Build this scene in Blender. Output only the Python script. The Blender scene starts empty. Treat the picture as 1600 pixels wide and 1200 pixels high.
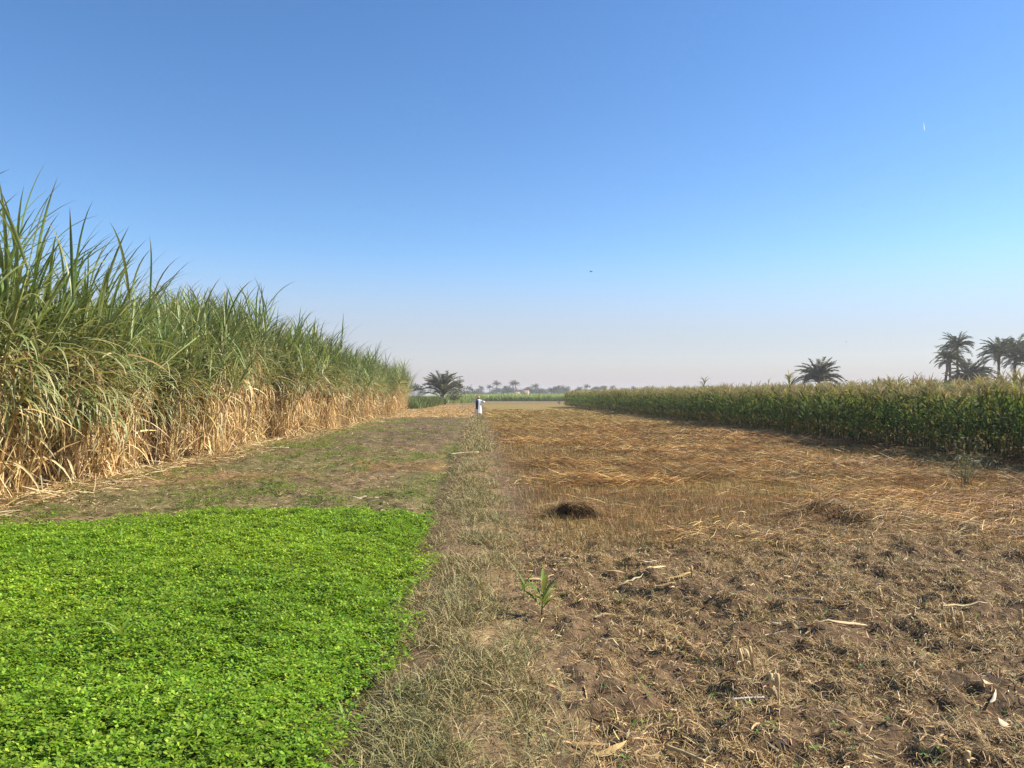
import bpy, math
import numpy as np
from mathutils import Vector

R = math.radians
SC = bpy.context.scene
COL = SC.collection
rng = np.random.default_rng(11)

# ------------------------------------------------------------------ camera
EYE = 1.8
cam = bpy.data.cameras.new("camera")
cam_o = bpy.data.objects.new("camera", cam)
COL.objects.link(cam_o)
cam.sensor_width = 36.0
cam.lens = 27.0
cam.clip_start = 0.05
cam.clip_end = 30000
cam_o.location = (0, 0, EYE)
cam_o.rotation_euler = (R(90 + 0.86), 0, 0)
SC.camera = cam_o

# ------------------------------------------------------------------ light
SUN = Vector((0.80, 0.16, 0.64)).normalized()
ELEV = math.asin(SUN.z)
AZ = math.atan2(SUN.x, SUN.y)
world = bpy.data.worlds.new("World")
SC.world = world
world.use_nodes = True
nt = world.node_tree
nt.nodes.clear()
w_out = nt.nodes.new("ShaderNodeOutputWorld")
w_bg = nt.nodes.new("ShaderNodeBackground")
w_sky = nt.nodes.new("ShaderNodeTexSky")
w_sky.sky_type = 'NISHITA'
w_sky.sun_disc = False
w_sky.sun_elevation = ELEV
w_sky.sun_rotation = AZ
w_sky.altitude = 50
w_sky.air_density = 1.0
w_sky.dust_density = 0.1
w_sky.ozone_density = 2.2
w_hs = nt.nodes.new("ShaderNodeHueSaturation")
w_hs.inputs['Saturation'].default_value = 1.20
w_hs.inputs['Value'].default_value = 1.28
w_tc = nt.nodes.new("ShaderNodeTexCoord")
w_sep = nt.nodes.new("ShaderNodeSeparateXYZ")
w_ramp = nt.nodes.new("ShaderNodeValToRGB")          # the layer of dust and smoke over the valley
cr = w_ramp.color_ramp
cr.interpolation = 'EASE'
cr.elements[0].position = 0.0
cr.elements[0].color = (0.95, 0.95, 0.95, 1)
cr.elements[1].position = 0.19
cr.elements[1].color = (0, 0, 0, 1)
e_ = cr.elements.new(0.055)
e_.color = (0.66, 0.66, 0.66, 1)
w_tint = nt.nodes.new("ShaderNodeVectorMath")        # drier, more violet blue than clean sea air
w_tint.operation = 'MULTIPLY'
w_tint.inputs[1].default_value = (0.95, 0.965, 1.05)
w_mix = nt.nodes.new("ShaderNodeMix")
w_mix.data_type = 'RGBA'
w_mix.inputs['B'].default_value = (4.05, 3.65, 4.1, 1)
nt.links.new(w_sky.outputs[0], w_hs.inputs['Color'])
nt.links.new(w_tc.outputs['Generated'], w_sep.inputs[0])
nt.links.new(w_sep.outputs['Z'], w_ramp.inputs[0])
nt.links.new(w_ramp.outputs[0], w_mix.inputs['Factor'])
nt.links.new(w_hs.outputs[0], w_tint.inputs[0])
nt.links.new(w_tint.outputs[0], w_mix.inputs['A'])
nt.links.new(w_mix.outputs['Result'], w_bg.inputs['Color'])
w_bg.inputs['Strength'].default_value = 0.070
nt.links.new(w_bg.outputs[0], w_out.inputs[0])

sun = bpy.data.lights.new("sun", 'SUN')
sun.energy = 5.0
sun.angle = R(0.53)
sun.color = (1.0, 0.91, 0.76)
sun_o = bpy.data.objects.new("sun", sun)
COL.objects.link(sun_o)
sun_o.rotation_euler = SUN.to_track_quat('Z', 'Y').to_euler()
sun_o.location = (60, 10, 60)

SC.view_settings.view_transform = 'Standard'
SC.view_settings.look = 'None'
SC.view_settings.exposure = 0.95
SC.view_settings.gamma = 1.0
SC.view_settings.use_curve_mapping = False
SC.render.engine = 'CYCLES'
SC.cycles.use_denoising = True
SC.cycles.denoiser = 'OPENIMAGEDENOISE'
SC.cycles.denoising_input_passes = 'RGB_ALBEDO_NORMAL'
SC.cycles.denoising_prefilter = 'NONE'
SC.cycles.max_bounces = 6
SC.cycles.transparent_max_bounces = 24
SC.cycles.transmission_bounces = 4
SC.cycles.volume_bounces = 3

# ------------------------------------------------------------------ helpers
def tag(o, label=None, cat=None, group=None, kind=None):
    if label: o['label'] = label
    if cat: o['category'] = cat
    if group: o['group'] = group
    if kind: o['kind'] = kind
    return o

def empty(name, loc=(0, 0, 0), rz=0.0, scale=1.0):
    o = bpy.data.objects.new(name, None)
    o.empty_display_size = 0.2
    COL.objects.link(o)
    o.location = loc
    o.rotation_euler = (0, 0, rz)
    o.scale = (scale, scale, scale)
    return o

def copy_tree(o, parent=None):
    c = o.copy()
    COL.objects.link(c)
    c.parent = parent
    for ch in list(o.children):
        copy_tree(ch, c)
    return c

_T = rng.random((16, 256, 256))
def vnoise(x, y, seed=0):
    x = np.asarray(x, float); y = np.asarray(y, float)
    ix = np.floor(x).astype(np.int64); iy = np.floor(y).astype(np.int64)
    fx = x - ix; fy = y - iy
    fx = fx * fx * (3 - 2 * fx); fy = fy * fy * (3 - 2 * fy)
    T = _T[seed % 16]
    a = T[ix & 255, iy & 255]; b = T[(ix + 1) & 255, iy & 255]
    c = T[ix & 255, (iy + 1) & 255]; d = T[(ix + 1) & 255, (iy + 1) & 255]
    return (a * (1 - fx) + b * fx) * (1 - fy) + (c * (1 - fx) + d * fx) * fy

def fbm(x, y, seed=0, octs=3):
    v = 0; amp = 0.5; tot = 0
    for i in range(octs):
        v = v + amp * vnoise(np.asarray(x) * 2 ** i + 17.3 * i, np.asarray(y) * 2 ** i + 5.1 * i, seed + i)
        tot += amp; amp *= 0.5
    return v / tot

def sm(a, b, x):
    t = np.clip((np.asarray(x, float) - a) / (b - a), 0, 1)
    return t * t * (3 - 2 * t)

SL = 0.045                       # every field edge runs the same way, leaning a little left of +Y
def lat(x, y): return np.asarray(x, float) + SL * np.asarray(y, float)

CLX = [-30, -12, -6.4, -3.7, -1.8, -1.05, -0.5, 5]
CLY = [6.5, 8.2, 9.7, 11.3, 11.15, 10.95, 10.9, 10.8]
def clover_far(x): return np.interp(x, CLX, CLY)

def clover_mask(x, y):
    s = lat(x, y)
    e = 0.28 * (fbm(np.asarray(x) * 1.6, np.asarray(y) * 1.6, 3, 4) - 0.5) * 2
    a = 1 - sm(-0.88, -0.48, s + e)
    b = 1 - sm(-0.35, 0.35, y - clover_far(x) + 1.2 * e)
    return a * b

def near_dug(x, y):              # the dug, littered soil on the right in front of the straw
    s = lat(x, y)
    e = 1.1 * (fbm(np.asarray(x) * .5, np.asarray(y) * .5, 5) - .5) + .9 * (fbm(np.asarray(x) * 2.2, np.asarray(y) * 2.2, 9) - .5)
    return sm(0.0, 0.9, s) * (1 - sm(7.6, 12.6, y + 2.0 * e - 0.12 * np.asarray(x) + 0.3))

def plowed(x, y):
    s = lat(x, y)
    e = 6 * (fbm(np.asarray(x) * .25, np.asarray(y) * .12, 6) - .5)
    return sm(-7.4, -3.6, s + e * .4) * (1 - sm(-0.75, -0.5, s)) * sm(22, 32, y + e) * (1 - sm(60, 66, y))

def H(x, y):
    x = np.asarray(x, float); y = np.asarray(y, float)
    s = lat(x, y)
    far = 1 - sm(70, 140, y)
    h = 0.05 * (fbm(x * .2, y * .2, 0) - .5)
    nd = near_dug(x, y)
    n1 = fbm(x * 2.1, y * 2.1, 1, 3) - .5
    n2 = fbm(x * 6.5, y * 6.5, 2, 3) - .5
    h = h + nd * (0.22 * n1 + 0.15 * n2)
    pl = plowed(x, y)
    h = h + pl * (0.25 * (fbm(x * 1.3, y * 1.3, 4, 3) - .5) + 0.05)
    path = np.exp(-(s / 0.45) ** 2)
    h = h + 0.05 * path * far
    furrow = np.exp(-((s + 0.82) / 0.2) ** 2)
    h = h - 0.05 * furrow * far
    rest = (1 - nd) * (1 - pl)
    h = h + rest * far * (0.055 * n1 + 0.04 * n2) * (1 - .5 * path) * (1 + 1.3 * (1 - sm(-1.1, -.6, s)) * sm(9, 12, y))
    st = sm(0.8, 1.6, s) * (1 - nd)
    h = h + st * far * (0.11 * sm(.42, .66, fbm(x * .30, y * .62, 7, 4)) + .10 * (fbm(x * .9, y * 1.8, 10, 2) - .5))
    h = h - 0.36 * np.exp(-((x - 4.62) / .34) ** 2 - ((y - 10.75) / .22) ** 2) + 0.17 * np.exp(-((x - 4.6) / .5) ** 2 - ((y - 11.2) / .25) ** 2)
    h = h - 0.16 * np.exp(-((x - 8.6) / 1.3) ** 2 - ((y - 12.6) / .45) ** 2) + 0.12 * np.exp(-((x - 8.9) / 1.6) ** 2 - ((y - 13.5) / .45) ** 2)
    return h

class MB:
    """collects quad strips and polygons (numpy) and links them as one mesh object"""
    def __init__(self): self.V = []; self.F4 = []; self.F3 = []; self.C = []; self.n = 0
    def add(self, V, F4=None, F3=None, C=(0.5, 0.5, 0.5)):
        V = np.asarray(V, float).reshape(-1, 3)
        C = np.asarray(C, float)
        if C.ndim == 1: C = np.tile(C, (len(V), 1))
        self.V.append(V); self.C.append(C)
        if F4 is not None: self.F4.append(np.asarray(F4, np.int64).reshape(-1, 4) + self.n)
        if F3 is not None: self.F3.append(np.asarray(F3, np.int64).reshape(-1, 3) + self.n)
        self.n += len(V)
    def strips(self, P, W, S, C, fold=0.0, N=None):
        n, k, _ = P.shape
        if n == 0: return
        W = np.broadcast_to(W, (n, k)); S = np.broadcast_to(S, (n, k, 3))
        C = np.broadcast_to(np.asarray(C, float), (n, 3)) if np.asarray(C).ndim < 3 else C
        cols = [P - S * W[..., None]]
        if fold and N is not None: cols.append(P - N * (W * fold)[..., None])
        cols.append(P + S * W[..., None])
        m = len(cols)
        V = np.stack(cols, 2).reshape(-1, 3)
        i = (np.arange(n) * k * m)[:, None, None] + (np.arange(k - 1) * m)[None, :, None] + np.arange(m - 1)[None, None, :]
        F = np.stack([i, i + 1, i + m + 1, i + m], -1).reshape(-1, 4)
        if C.ndim == 3: CC = np.repeat(C[:, :, None, :], m, 2).reshape(-1, 3)
        else: CC = np.repeat(C, k * m, 0)
        self.add(V, F4=F, C=CC)
    def tube(self, pts, rad, C, sides=6, cap=True):
        pts = np.asarray(pts, float); k = len(pts)
        rad = np.broadcast_to(rad, (k,))
        d = np.gradient(pts, axis=0); d /= np.linalg.norm(d, axis=1)[:, None] + 1e-9
        ref = np.array([0, 0, 1.0]) if abs(d[0][2]) < .8 else np.array([1.0, 0, 0])
        a = np.cross(d, ref); a /= np.linalg.norm(a, axis=1)[:, None] + 1e-9
        b = np.cross(d, a)
        th = np.linspace(0, 2 * np.pi, sides, endpoint=False)
        V = pts[:, None] + rad[:, None, None] * (a[:, None] * np.cos(th)[None, :, None] + b[:, None] * np.sin(th)[None, :, None])
        F = []
        for i in range(k - 1):
            for j in range(sides):
                j2 = (j + 1) % sides
                F.append((i * sides + j, i * sides + j2, (i + 1) * sides + j2, (i + 1) * sides + j))
        V = V.reshape(-1, 3)
        F3 = []
        if cap:
            V = np.vstack([V, pts[:1], pts[-1:]])
            for j in range(sides):
                j2 = (j + 1) % sides
                F3.append((j2, j, k * sides)); F3.append(((k - 1) * sides + j, (k - 1) * sides + j2, k * sides + 1))
        C = np.asarray(C, float)
        if C.ndim == 2:
            C = np.repeat(C, sides, 0)
            if cap: C = np.vstack([C, C[:1], C[-1:]])
        self.add(V, F4=F, F3=F3 if F3 else None, C=C)
    def rings(self, R_, C, close=True):
        """loft of rings: R_ (k, m, 3)"""
        k, m, _ = R_.shape
        F = [(i * m + j, i * m + (j + 1) % m, (i + 1) * m + (j + 1) % m, (i + 1) * m + j) for i in range(k - 1) for j in range(m)]
        self.add(R_.reshape(-1, 3), F4=F, C=C)
    def arrays(self):
        V = np.vstack(self.V) if self.V else np.zeros((0, 3))
        F4 = np.vstack(self.F4) if self.F4 else np.zeros((0, 4), np.int64)
        F3 = np.vstack(self.F3) if self.F3 else np.zeros((0, 3), np.int64)
        C = np.vstack(self.C) if self.C else np.zeros((0, 3))
        return V, F4, F3, C
    def append(self, arr, loc, rz, sc, tint=1.0):
        V, F4, F3, C = arr
        c, s = math.cos(rz), math.sin(rz)
        sc = np.asarray(sc, float) * np.ones(3)
        W = V * sc
        W = np.stack([W[:, 0] * c - W[:, 1] * s, W[:, 0] * s + W[:, 1] * c, W[:, 2]], 1) + np.asarray(loc)
        self.V.append(W); self.C.append(C * tint)
        self.F4.append(F4 + self.n); self.F3.append(F3 + self.n); self.n += len(V)
    def mesh(self, name, mat, smooth=False):
        V, F4, F3, C = self.arrays()
        me = bpy.data.meshes.new(name)
        n4, n3 = len(F4), len(F3)
        me.vertices.add(len(V)); me.loops.add(n4 * 4 + n3 * 3); me.polygons.add(n4 + n3)
        me.vertices.foreach_set('co', V.astype(np.float32).ravel())
        me.loops.foreach_set('vertex_index', np.concatenate([F4.ravel(), F3.ravel()]).astype(np.int32))
        me.polygons.foreach_set('loop_start', np.concatenate([np.arange(n4) * 4, n4 * 4 + np.arange(n3) * 3]).astype(np.int32))
        me.update(calc_edges=True)
        if smooth: me.polygons.foreach_set('use_smooth', np.ones(n4 + n3, bool))
        ca = me.color_attributes.new('Col', 'FLOAT_COLOR', 'POINT')
        ca.data.foreach_set('color', np.hstack([np.clip(C, 0, 1), np.ones((len(C), 1))]).astype(np.float32).ravel())
        me.materials.append(mat)
        me.validate()
        return me
    def build(self, name, mat, parent=None, smooth=False):
        o = bpy.data.objects.new(name, self.mesh(name, mat, smooth))
        COL.objects.link(o)
        o.parent = parent
        return o

def arcs(base, az, el0, L, droop, k=6, pw=1.4, curl=None, roll=None):
    """curved blades: returns points, side vectors, normals"""
    n = len(az)
    t = np.linspace(0, 1, k)[None, :]
    el = el0[:, None] - droop[:, None] * t ** pw
    a = az[:, None] + (0 if curl is None else curl[:, None] * t)
    a = np.broadcast_to(a, el.shape)
    d = np.stack([np.cos(el) * np.cos(a), np.cos(el) * np.sin(a), np.sin(el)], -1)
    mid = (d[:, 1:] + d[:, :-1]) / 2 * (L / (k - 1))[:, None, None]
    P = np.concatenate([np.zeros((n, 1, 3)), np.cumsum(mid, 1)], 1) + base[:, None, :]
    S = np.stack([-np.sin(a), np.cos(a), np.zeros_like(a)], -1)
    N = np.cross(d, S)
    if roll is not None:
        r = roll if roll.ndim == 2 else roll[:, None]
        c = np.cos(r)[..., None]; s_ = np.sin(r)[..., None]
        S, N = S * c + N * s_, N * c - S * s_
    return P, S, N

def U(a, b, n): return rng.uniform(a, b, n)
def pick(cols, n, jit=0.18):
    cols = np.asarray(cols, float)
    c = cols[rng.integers(0, len(cols), n)]
    return c * (1 + jit * rng.standard_normal((n, 1))).clip(.45, 1.7) * (1 + 0.05 * rng.standard_normal((n, 3)))

# ------------------------------------------------------------------ materials
def mat_veg(name, transl=0.3, rough=0.55, spec=0.3, vary=0.25, tr_tint=(1.0, 1.0, 0.6)):
    m = bpy.data.materials.new(name); m.use_nodes = True
    t = m.node_tree; t.nodes.clear()
    out = t.nodes.new("ShaderNodeOutputMaterial")
    at = t.nodes.new("ShaderNodeAttribute"); at.attribute_name = 'Col'
    inf = t.nodes.new("ShaderNodeObjectInfo")
    mr = t.nodes.new("ShaderNodeMapRange")
    mr.inputs['To Min'].default_value = 1 - vary; mr.inputs['To Max'].default_value = 1 + vary
    t.links.new(inf.outputs['Random'], mr.inputs['Value'])
    no = t.nodes.new("ShaderNodeTexNoise"); no.inputs['Scale'].default_value = 9; no.inputs['Detail'].default_value = 3
    ge = t.nodes.new("ShaderNodeNewGeometry")
    t.links.new(ge.outputs['Position'], no.inputs['Vector'])
    m2 = t.nodes.new("ShaderNodeMapRange"); m2.inputs['To Min'].default_value = .72; m2.inputs['To Max'].default_value = 1.28
    t.links.new(no.outputs[0], m2.inputs['Value'])
    mu0 = t.nodes.new("ShaderNodeMath"); mu0.operation = 'MULTIPLY'
    t.links.new(mr.outputs[0], mu0.inputs[0]); t.links.new(m2.outputs[0], mu0.inputs[1])
    mu = t.nodes.new("ShaderNodeVectorMath"); mu.operation = 'SCALE'
    t.links.new(at.outputs['Color'], mu.inputs[0]); t.links.new(mu0.outputs[0], mu.inputs['Scale'])
    pr = t.nodes.new("ShaderNodeBsdfPrincipled")
    pr.inputs['Roughness'].default_value = rough
    pr.inputs['Specular IOR Level'].default_value = spec
    t.links.new(mu.outputs[0], pr.inputs['Base Color'])
    if transl > 0:
        tm = t.nodes.new("ShaderNodeVectorMath"); tm.operation = 'MULTIPLY'; tm.inputs[1].default_value = tr_tint
        t.links.new(mu.outputs[0], tm.inputs[0])
        tr = t.nodes.new("ShaderNodeBsdfTranslucent")
        t.links.new(tm.outputs[0], tr.inputs['Color'])
        mx = t.nodes.new("ShaderNodeMixShader"); mx.inputs[0].default_value = transl
        t.links.new(pr.outputs[0], mx.inputs[1]); t.links.new(tr.outputs[0], mx.inputs[2])
        t.links.new(mx.outputs[0], out.inputs[0])
    else:
        t.links.new(pr.outputs[0], out.inputs[0])
    return m

M_LEAF = mat_veg('leaf', .35)
M_CANE = mat_veg('cane_leaf', .30, .42, .4, .18)
M_CORN = mat_veg('corn_leaf', .42, .62, .14, .2)
M_CLOV = mat_veg('clover_leaf', .42, .55, .25, .0, (1.15, 1.1, .5))
M_DRY = mat_veg('dry_leaf', .22, .7, .2, .15, (1, .95, .85))
M_STRAW = mat_veg('straw', .12, .6, .3, 0, (1, .95, .85))
M_WOOD = mat_veg('bark', 0, .85, .15, .15)
M_CLOTH = mat_veg('cloth', .05, .85, .1, 0)
M_SKIN = mat_veg('skin', 0, .6, .3, 0)
M_WALL = mat_veg('mud_plaster', 0, .9, .1, .1)
M_PALM = mat_veg('palm_frond', .15, .5, .35, .15)

# ------------------------------------------------------------------ ground
def ground_colour(x, y):
    s = lat(x, y)
    n = fbm(x * .8, y * .8, 8, 3)[:, None]
    nf = fbm(x * 3.1, y * 3.1, 9, 3)[:, None]
    soil = np.array([.095, .060, .034]); soil_l = np.array([.215, .142, .078])
    c = soil + (soil_l - soil) * nf
    # left strip: brown soil with thin green cover, rusty patches
    left = (1 - sm(-.8, -.5, s))[:, None]
    g = np.array([.155, .13, .055]); rust = np.array([.30, .14, .055]); b = np.array([.19, .135, .068])
    m = sm(.42, .62, fbm(x * .55, y * .3, 10, 3))[:, None]
    cl = b + (g - b) * m
    r_ = (sm(.50, .64, fbm(x * .5 + 9, y * .3, 11, 4)) * sm(14, 18, y) * (1 - sm(24, 30, y)))[:, None]
    cl = cl + (rust - cl) * r_ * .4
    cl = cl * (.45 + 1.0 * nf)
    p = plowed(x, y)[:, None]
    cl = cl + (np.array([.135, .095, .055]) * (.5 + 1.0 * nf) - cl) * p * .85
    fs = (sm(60, 68, y) * (1 - sm(140, 160, y)))[:, None]
    cl = cl + (np.array([.34, .22, .085]) * (.7 + .6 * nf) - cl) * fs
    c = c + (cl - c) * left
    # right: straw stubble, rusty brown and gold
    st = (sm(.7, 1.4, s) * (1 - near_dug(x, y)))[:, None]
    a = np.array([.19, .098, .037]); b2 = np.array([.23, .145, .05]); d = np.array([.075, .05, .024])
    k = fbm(x * .45, y * .55, 12, 4)[:, None]
    cs = a + (b2 - a) * sm(.42, .62, k)
    cs = cs + (d - cs) * sm(.56, .7, fbm(x * .5 + 31, y * 1.1, 13, 3))[:, None] * .35
    cs = cs * (.7 + .6 * nf)
    olive = np.array([.26, .20, .06])
    cs = cs + (olive - cs) * (sm(45, 90, y))[:, None] * .7
    c = c + (cs - c) * st
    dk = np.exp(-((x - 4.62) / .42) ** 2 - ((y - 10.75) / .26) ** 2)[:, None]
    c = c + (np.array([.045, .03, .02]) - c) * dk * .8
    # dry trodden bank
    path = np.exp(-(s / np.interp(y, [4, 12, 30], [.42, .40, .36])) ** 2)[:, None]
    c = c + (np.array([.30, .205, .105]) * (.75 + .5 * nf) - c) * path * .85
    # far: brown bare strip, then farther fields
    f1 = sm(140, 165, y)[:, None]
    c = c + (np.array([.20, .14, .062]) * (.75 + .5 * n) - c) * f1
    f2 = sm(238, 244, y)[:, None]
    c = c + (np.array([.13, .15, .05]) * (.7 + .6 * n) - c) * f2
    # clover's shade painted in as darker soil below it; plain brown soil below the crops
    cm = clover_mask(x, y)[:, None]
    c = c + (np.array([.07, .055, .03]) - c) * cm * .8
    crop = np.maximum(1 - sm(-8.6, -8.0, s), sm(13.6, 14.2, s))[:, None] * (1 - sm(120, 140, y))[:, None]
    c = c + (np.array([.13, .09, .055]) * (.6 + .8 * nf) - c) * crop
    return c

ys = [-30.0, -12, -5, -2, 0, 1.0, 1.6]
y_ = 2.0
while y_ < 62: ys.append(y_); y_ += .0058 * y_ + .003
while y_ < 1400: ys.append(y_); y_ *= 1.035
ys.append(1430.0)
ys = np.array(ys)
us = np.concatenate([np.linspace(-60, -3, 12), np.linspace(-2.6, -1.02, 12), np.linspace(-.98, .98, 720), np.linspace(1.02, 2.6, 12), np.linspace(3, 60, 12)])
GY, GU = np.meshgrid(ys, us, indexing='ij')
GX = GU * (np.maximum(GY, 0) + 4) * .80
GX = np.clip(GX, -1430, 1430) + GU * 1e-3
gx, gy = GX.ravel(), GY.ravel()
gz = H(gx, gy)
mb = MB()
nr, nc = GX.shape
i = np.arange(nr - 1)[:, None] * nc + np.arange(nc - 1)[None, :]
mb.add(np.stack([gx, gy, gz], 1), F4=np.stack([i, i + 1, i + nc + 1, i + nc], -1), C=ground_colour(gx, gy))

def mat_ground():
    m = bpy.data.materials.new('field_soil'); m.use_nodes = True
    t = m.node_tree; pr = t.nodes['Principled BSDF']
    pr.inputs['Roughness'].default_value = .95; pr.inputs['Specular IOR Level'].default_value = .12
    at = t.nodes.new("ShaderNodeAttribute"); at.attribute_name = 'Col'
    ge = t.nodes.new("ShaderNodeNewGeometry")
    n1 = t.nodes.new("ShaderNodeTexNoise"); n1.inputs['Scale'].default_value = 14; n1.inputs['Detail'].default_value = 6; n1.inputs['Roughness'].default_value = .7
    n2 = t.nodes.new("ShaderNodeTexNoise"); n2.inputs['Scale'].default_value = 2.2; n2.inputs['Detail'].default_value = 8; n2.inputs['Roughness'].default_value = .75
    for n_ in (n1, n2): t.links.new(ge.outputs['Position'], n_.inputs['Vector'])
    r1 = t.nodes.new("ShaderNodeMapRange"); r1.inputs['From Min'].default_value = .3; r1.inputs['From Max'].default_value = .7; r1.inputs['To Min'].default_value = .5; r1.inputs['To Max'].default_value = 1.5
    r2 = t.nodes.new("ShaderNodeMapRange"); r2.inputs['From Min'].default_value = .3; r2.inputs['From Max'].default_value = .7; r2.inputs['To Min'].default_value = .7; r2.inputs['To Max'].default_value = 1.3
    t.links.new(n1.outputs[0], r1.inputs['Value']); t.links.new(n2.outputs[0], r2.inputs['Value'])
    mu = t.nodes.new("ShaderNodeMath"); mu.operation = 'MULTIPLY'
    t.links.new(r1.outputs[0], mu.inputs[0]); t.links.new(r2.outputs[0], mu.inputs[1])
    sc = t.nodes.new("ShaderNodeVectorMath"); sc.operation = 'SCALE'
    t.links.new(at.outputs['Color'], sc.inputs[0]); t.links.new(mu.outputs[0], sc.inputs['Scale'])
    t.links.new(sc.outputs[0], pr.inputs['Base Color'])
    n3 = t.nodes.new("ShaderNodeTexNoise"); n3.inputs['Scale'].default_value = 30; n3.inputs['Detail'].default_value = 5; n3.inputs['Roughness'].default_value = .7
    t.links.new(ge.outputs['Position'], n3.inputs['Vector'])
    bp = t.nodes.new("ShaderNodeBump"); bp.inputs['Strength'].default_value = .8; bp.inputs['Distance'].default_value = .04
    t.links.new(n3.outputs[0], bp.inputs['Height']); t.links.new(bp.outputs[0], pr.inputs['Normal'])
    return m
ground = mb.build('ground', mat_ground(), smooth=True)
tag(ground, 'brown field soil with a trodden bank running to the far fields', 'ground', kind='structure')

# ------------------------------------------------------------------ sugar cane
GREENS = [(.16, .235, .055), (.19, .255, .075), (.13, .20, .05), (.23, .275, .10), (.19, .235, .08)]
OLIVES = [(.25, .275, .11), (.31, .32, .15), (.21, .24, .10), (.38, .37, .19), (.29, .285, .13)]
DRYS = [(.60, .43, .20), (.70, .54, .29), (.50, .34, .15), (.38, .25, .11), (.64, .52, .30)]
STEMS = [(.60, .44, .19), (.52, .33, .16), (.40, .20, .12), (.54, .46, .20), (.66, .54, .31)]

def cane_variant(seed, splay=1.0, lodged=False):
    global rng
    keep = rng; rng = np.random.default_rng(seed)
    st, gr, dr = MB(), MB(), MB()
    ncane = rng.integers(12, 16)
    for c in range(ncane):
        a = rng.uniform(0, 2 * np.pi); r = (.48 if lodged else .33) * math.sqrt(rng.random())
        bx, by = r * math.cos(a), r * math.sin(a)
        lean = rng.uniform(.05, .30) * splay; la = a + rng.normal(0, .5)
        hh = rng.uniform(2.45, 3.4)
        if lodged: la = rng.normal(0, .6); lean += rng.uniform(0, .25)
        tt = np.linspace(0, 1, 9)
        pts = np.stack([bx + lean * hh * (.4 * tt + .6 * tt ** 2) * math.cos(la), by + lean * hh * (.4 * tt + .6 * tt ** 2) * math.sin(la), hh * tt], 1)
        base_c = np.asarray(STEMS[rng.integers(len(STEMS))])
        top_c = np.array([.22, .26, .08])
        cc = base_c[None] * (1 - sm(.55, .95, tt))[:, None] + top_c[None] * sm(.55, .95, tt)[:, None]
        cc = cc * (1 + .18 * rng.standard_normal((9, 1))).clip(.6, 1.4)
        st.tube(pts, .021 - .007 * tt, cc, sides=5)
        def at(f):
            return np.stack([np.interp(f, tt, pts[:, j]) for j in range(3)], 1)
        # living leaves: spindle, fan, arching skirts
        n = rng.integers(22, 27)
        f = np.sort(U(.34 if lodged else .54, 1.0, n) ** .8); f[-3:] = 1.0
        q = sm(.5, 1.0, f)
        el0 = R(38) + q * R(38) + U(-.35, .18, n)
        droop = (R(135) - q * R(92)) * U(.55, 1.3, n)
        L = U(.95, 1.5, n) * (0.95 + .15 * q)
        az = U(0, 2 * np.pi, n)
        if lodged: az = np.where(rng.random(n) < .75, rng.normal(0, .7, n), az); droop = droop * 1.1
        P, S, N = arcs(at(f), az, el0, L, droop, 8, 1.5, curl=U(-.35, .35, n), roll=U(-.5, .5, n))
        w = np.array([.55, .9, 1, 1, .92, .72, .42, .04])[None] * U(.013, .022, n)[:, None]
        om = (sm(1.0, .70, f) * U(.5, 1.3, n)).clip(0, 1)[:, None]
        gc = pick(GREENS, n) * (1 - om) + pick(OLIVES, n) * om
        tip = pick(DRYS, n, .1) * .8
        tb = (np.linspace(0, 1, 8) ** 5)[None, :, None] * (rng.random(n) < .5)[:, None, None]
        gr.strips(P, w, S, gc[:, None, :] * (1 - tb) + tip[:, None, :] * tb, fold=.35, N=N)
        # dead leaves hanging from the lower joints
        n = rng.integers(13, 19)
        f = U(.06, .80, n)
        az = U(0, 2 * np.pi, n)
        P, S, N = arcs(at(f), az, U(-.9, .8, n), U(.45, 1.05, n), U(.8, 2.2, n), 6, .45, curl=U(-.6, .6, n), roll=U(-1.2, 1.2, n))
        P[..., 2] = np.maximum(P[..., 2], .02 + .02 * rng.random((n, 1)))
        w = np.array([.6, 1, 1, .9, .6, .1])[None] * U(.011, .021, n)[:, None]
        dr.strips(P, w, S, pick(DRYS, n), fold=.5, N=N)
        # trash standing against the stems near the ground
        n = 5
        bb = np.stack([bx + U(-.25, .25, n), by + U(-.25, .25, n), np.zeros(n) + .01], 1)
        P, S, N = arcs(bb, U(0, 6.28, n), U(.8, 1.5, n), U(.5, 1.3, n), U(-.2, .9, n), 5, 1.3, roll=U(-1.5, 1.5, n))
        w = np.array([.7, 1, .9, .7, .1])[None] * U(.008, .016, n)[:, None]
        dr.strips(P, w, S, pick(DRYS, n))
    rng = keep
    return st, gr, dr

NV = 9
cane_parts = [cane_variant(100 + i, .7 + .14 * i, i >= 9) for i in range(NV + 3)]
cane_meshes = [(a.mesh('cane_stems', M_WOOD, True), b.mesh('green_leaves', M_CANE), c.mesh('dry_leaves', M_DRY)) for a, b, c in cane_parts]
CANE_Y = [9, 13, 15.2, 16.6, 19, 22, 24.5, 26.5, 28, 30.5, 33, 36.5, 40, 44, 53, 68, 100]
CANE_H = [5.1, 5.2, 5.0, 4.5, 4.5, 5.0, 5.6, 6.4, 6.4, 5.4, 5.2, 6.0, 5.5, 5.0, 5.2, 5.0, 5.1]
def cane_scale(y):
    return float(np.interp(y, CANE_Y, CANE_H)) / 4.6 + .08 * (float(vnoise(y * .6, 3.3, 2)) - .5)

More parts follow.
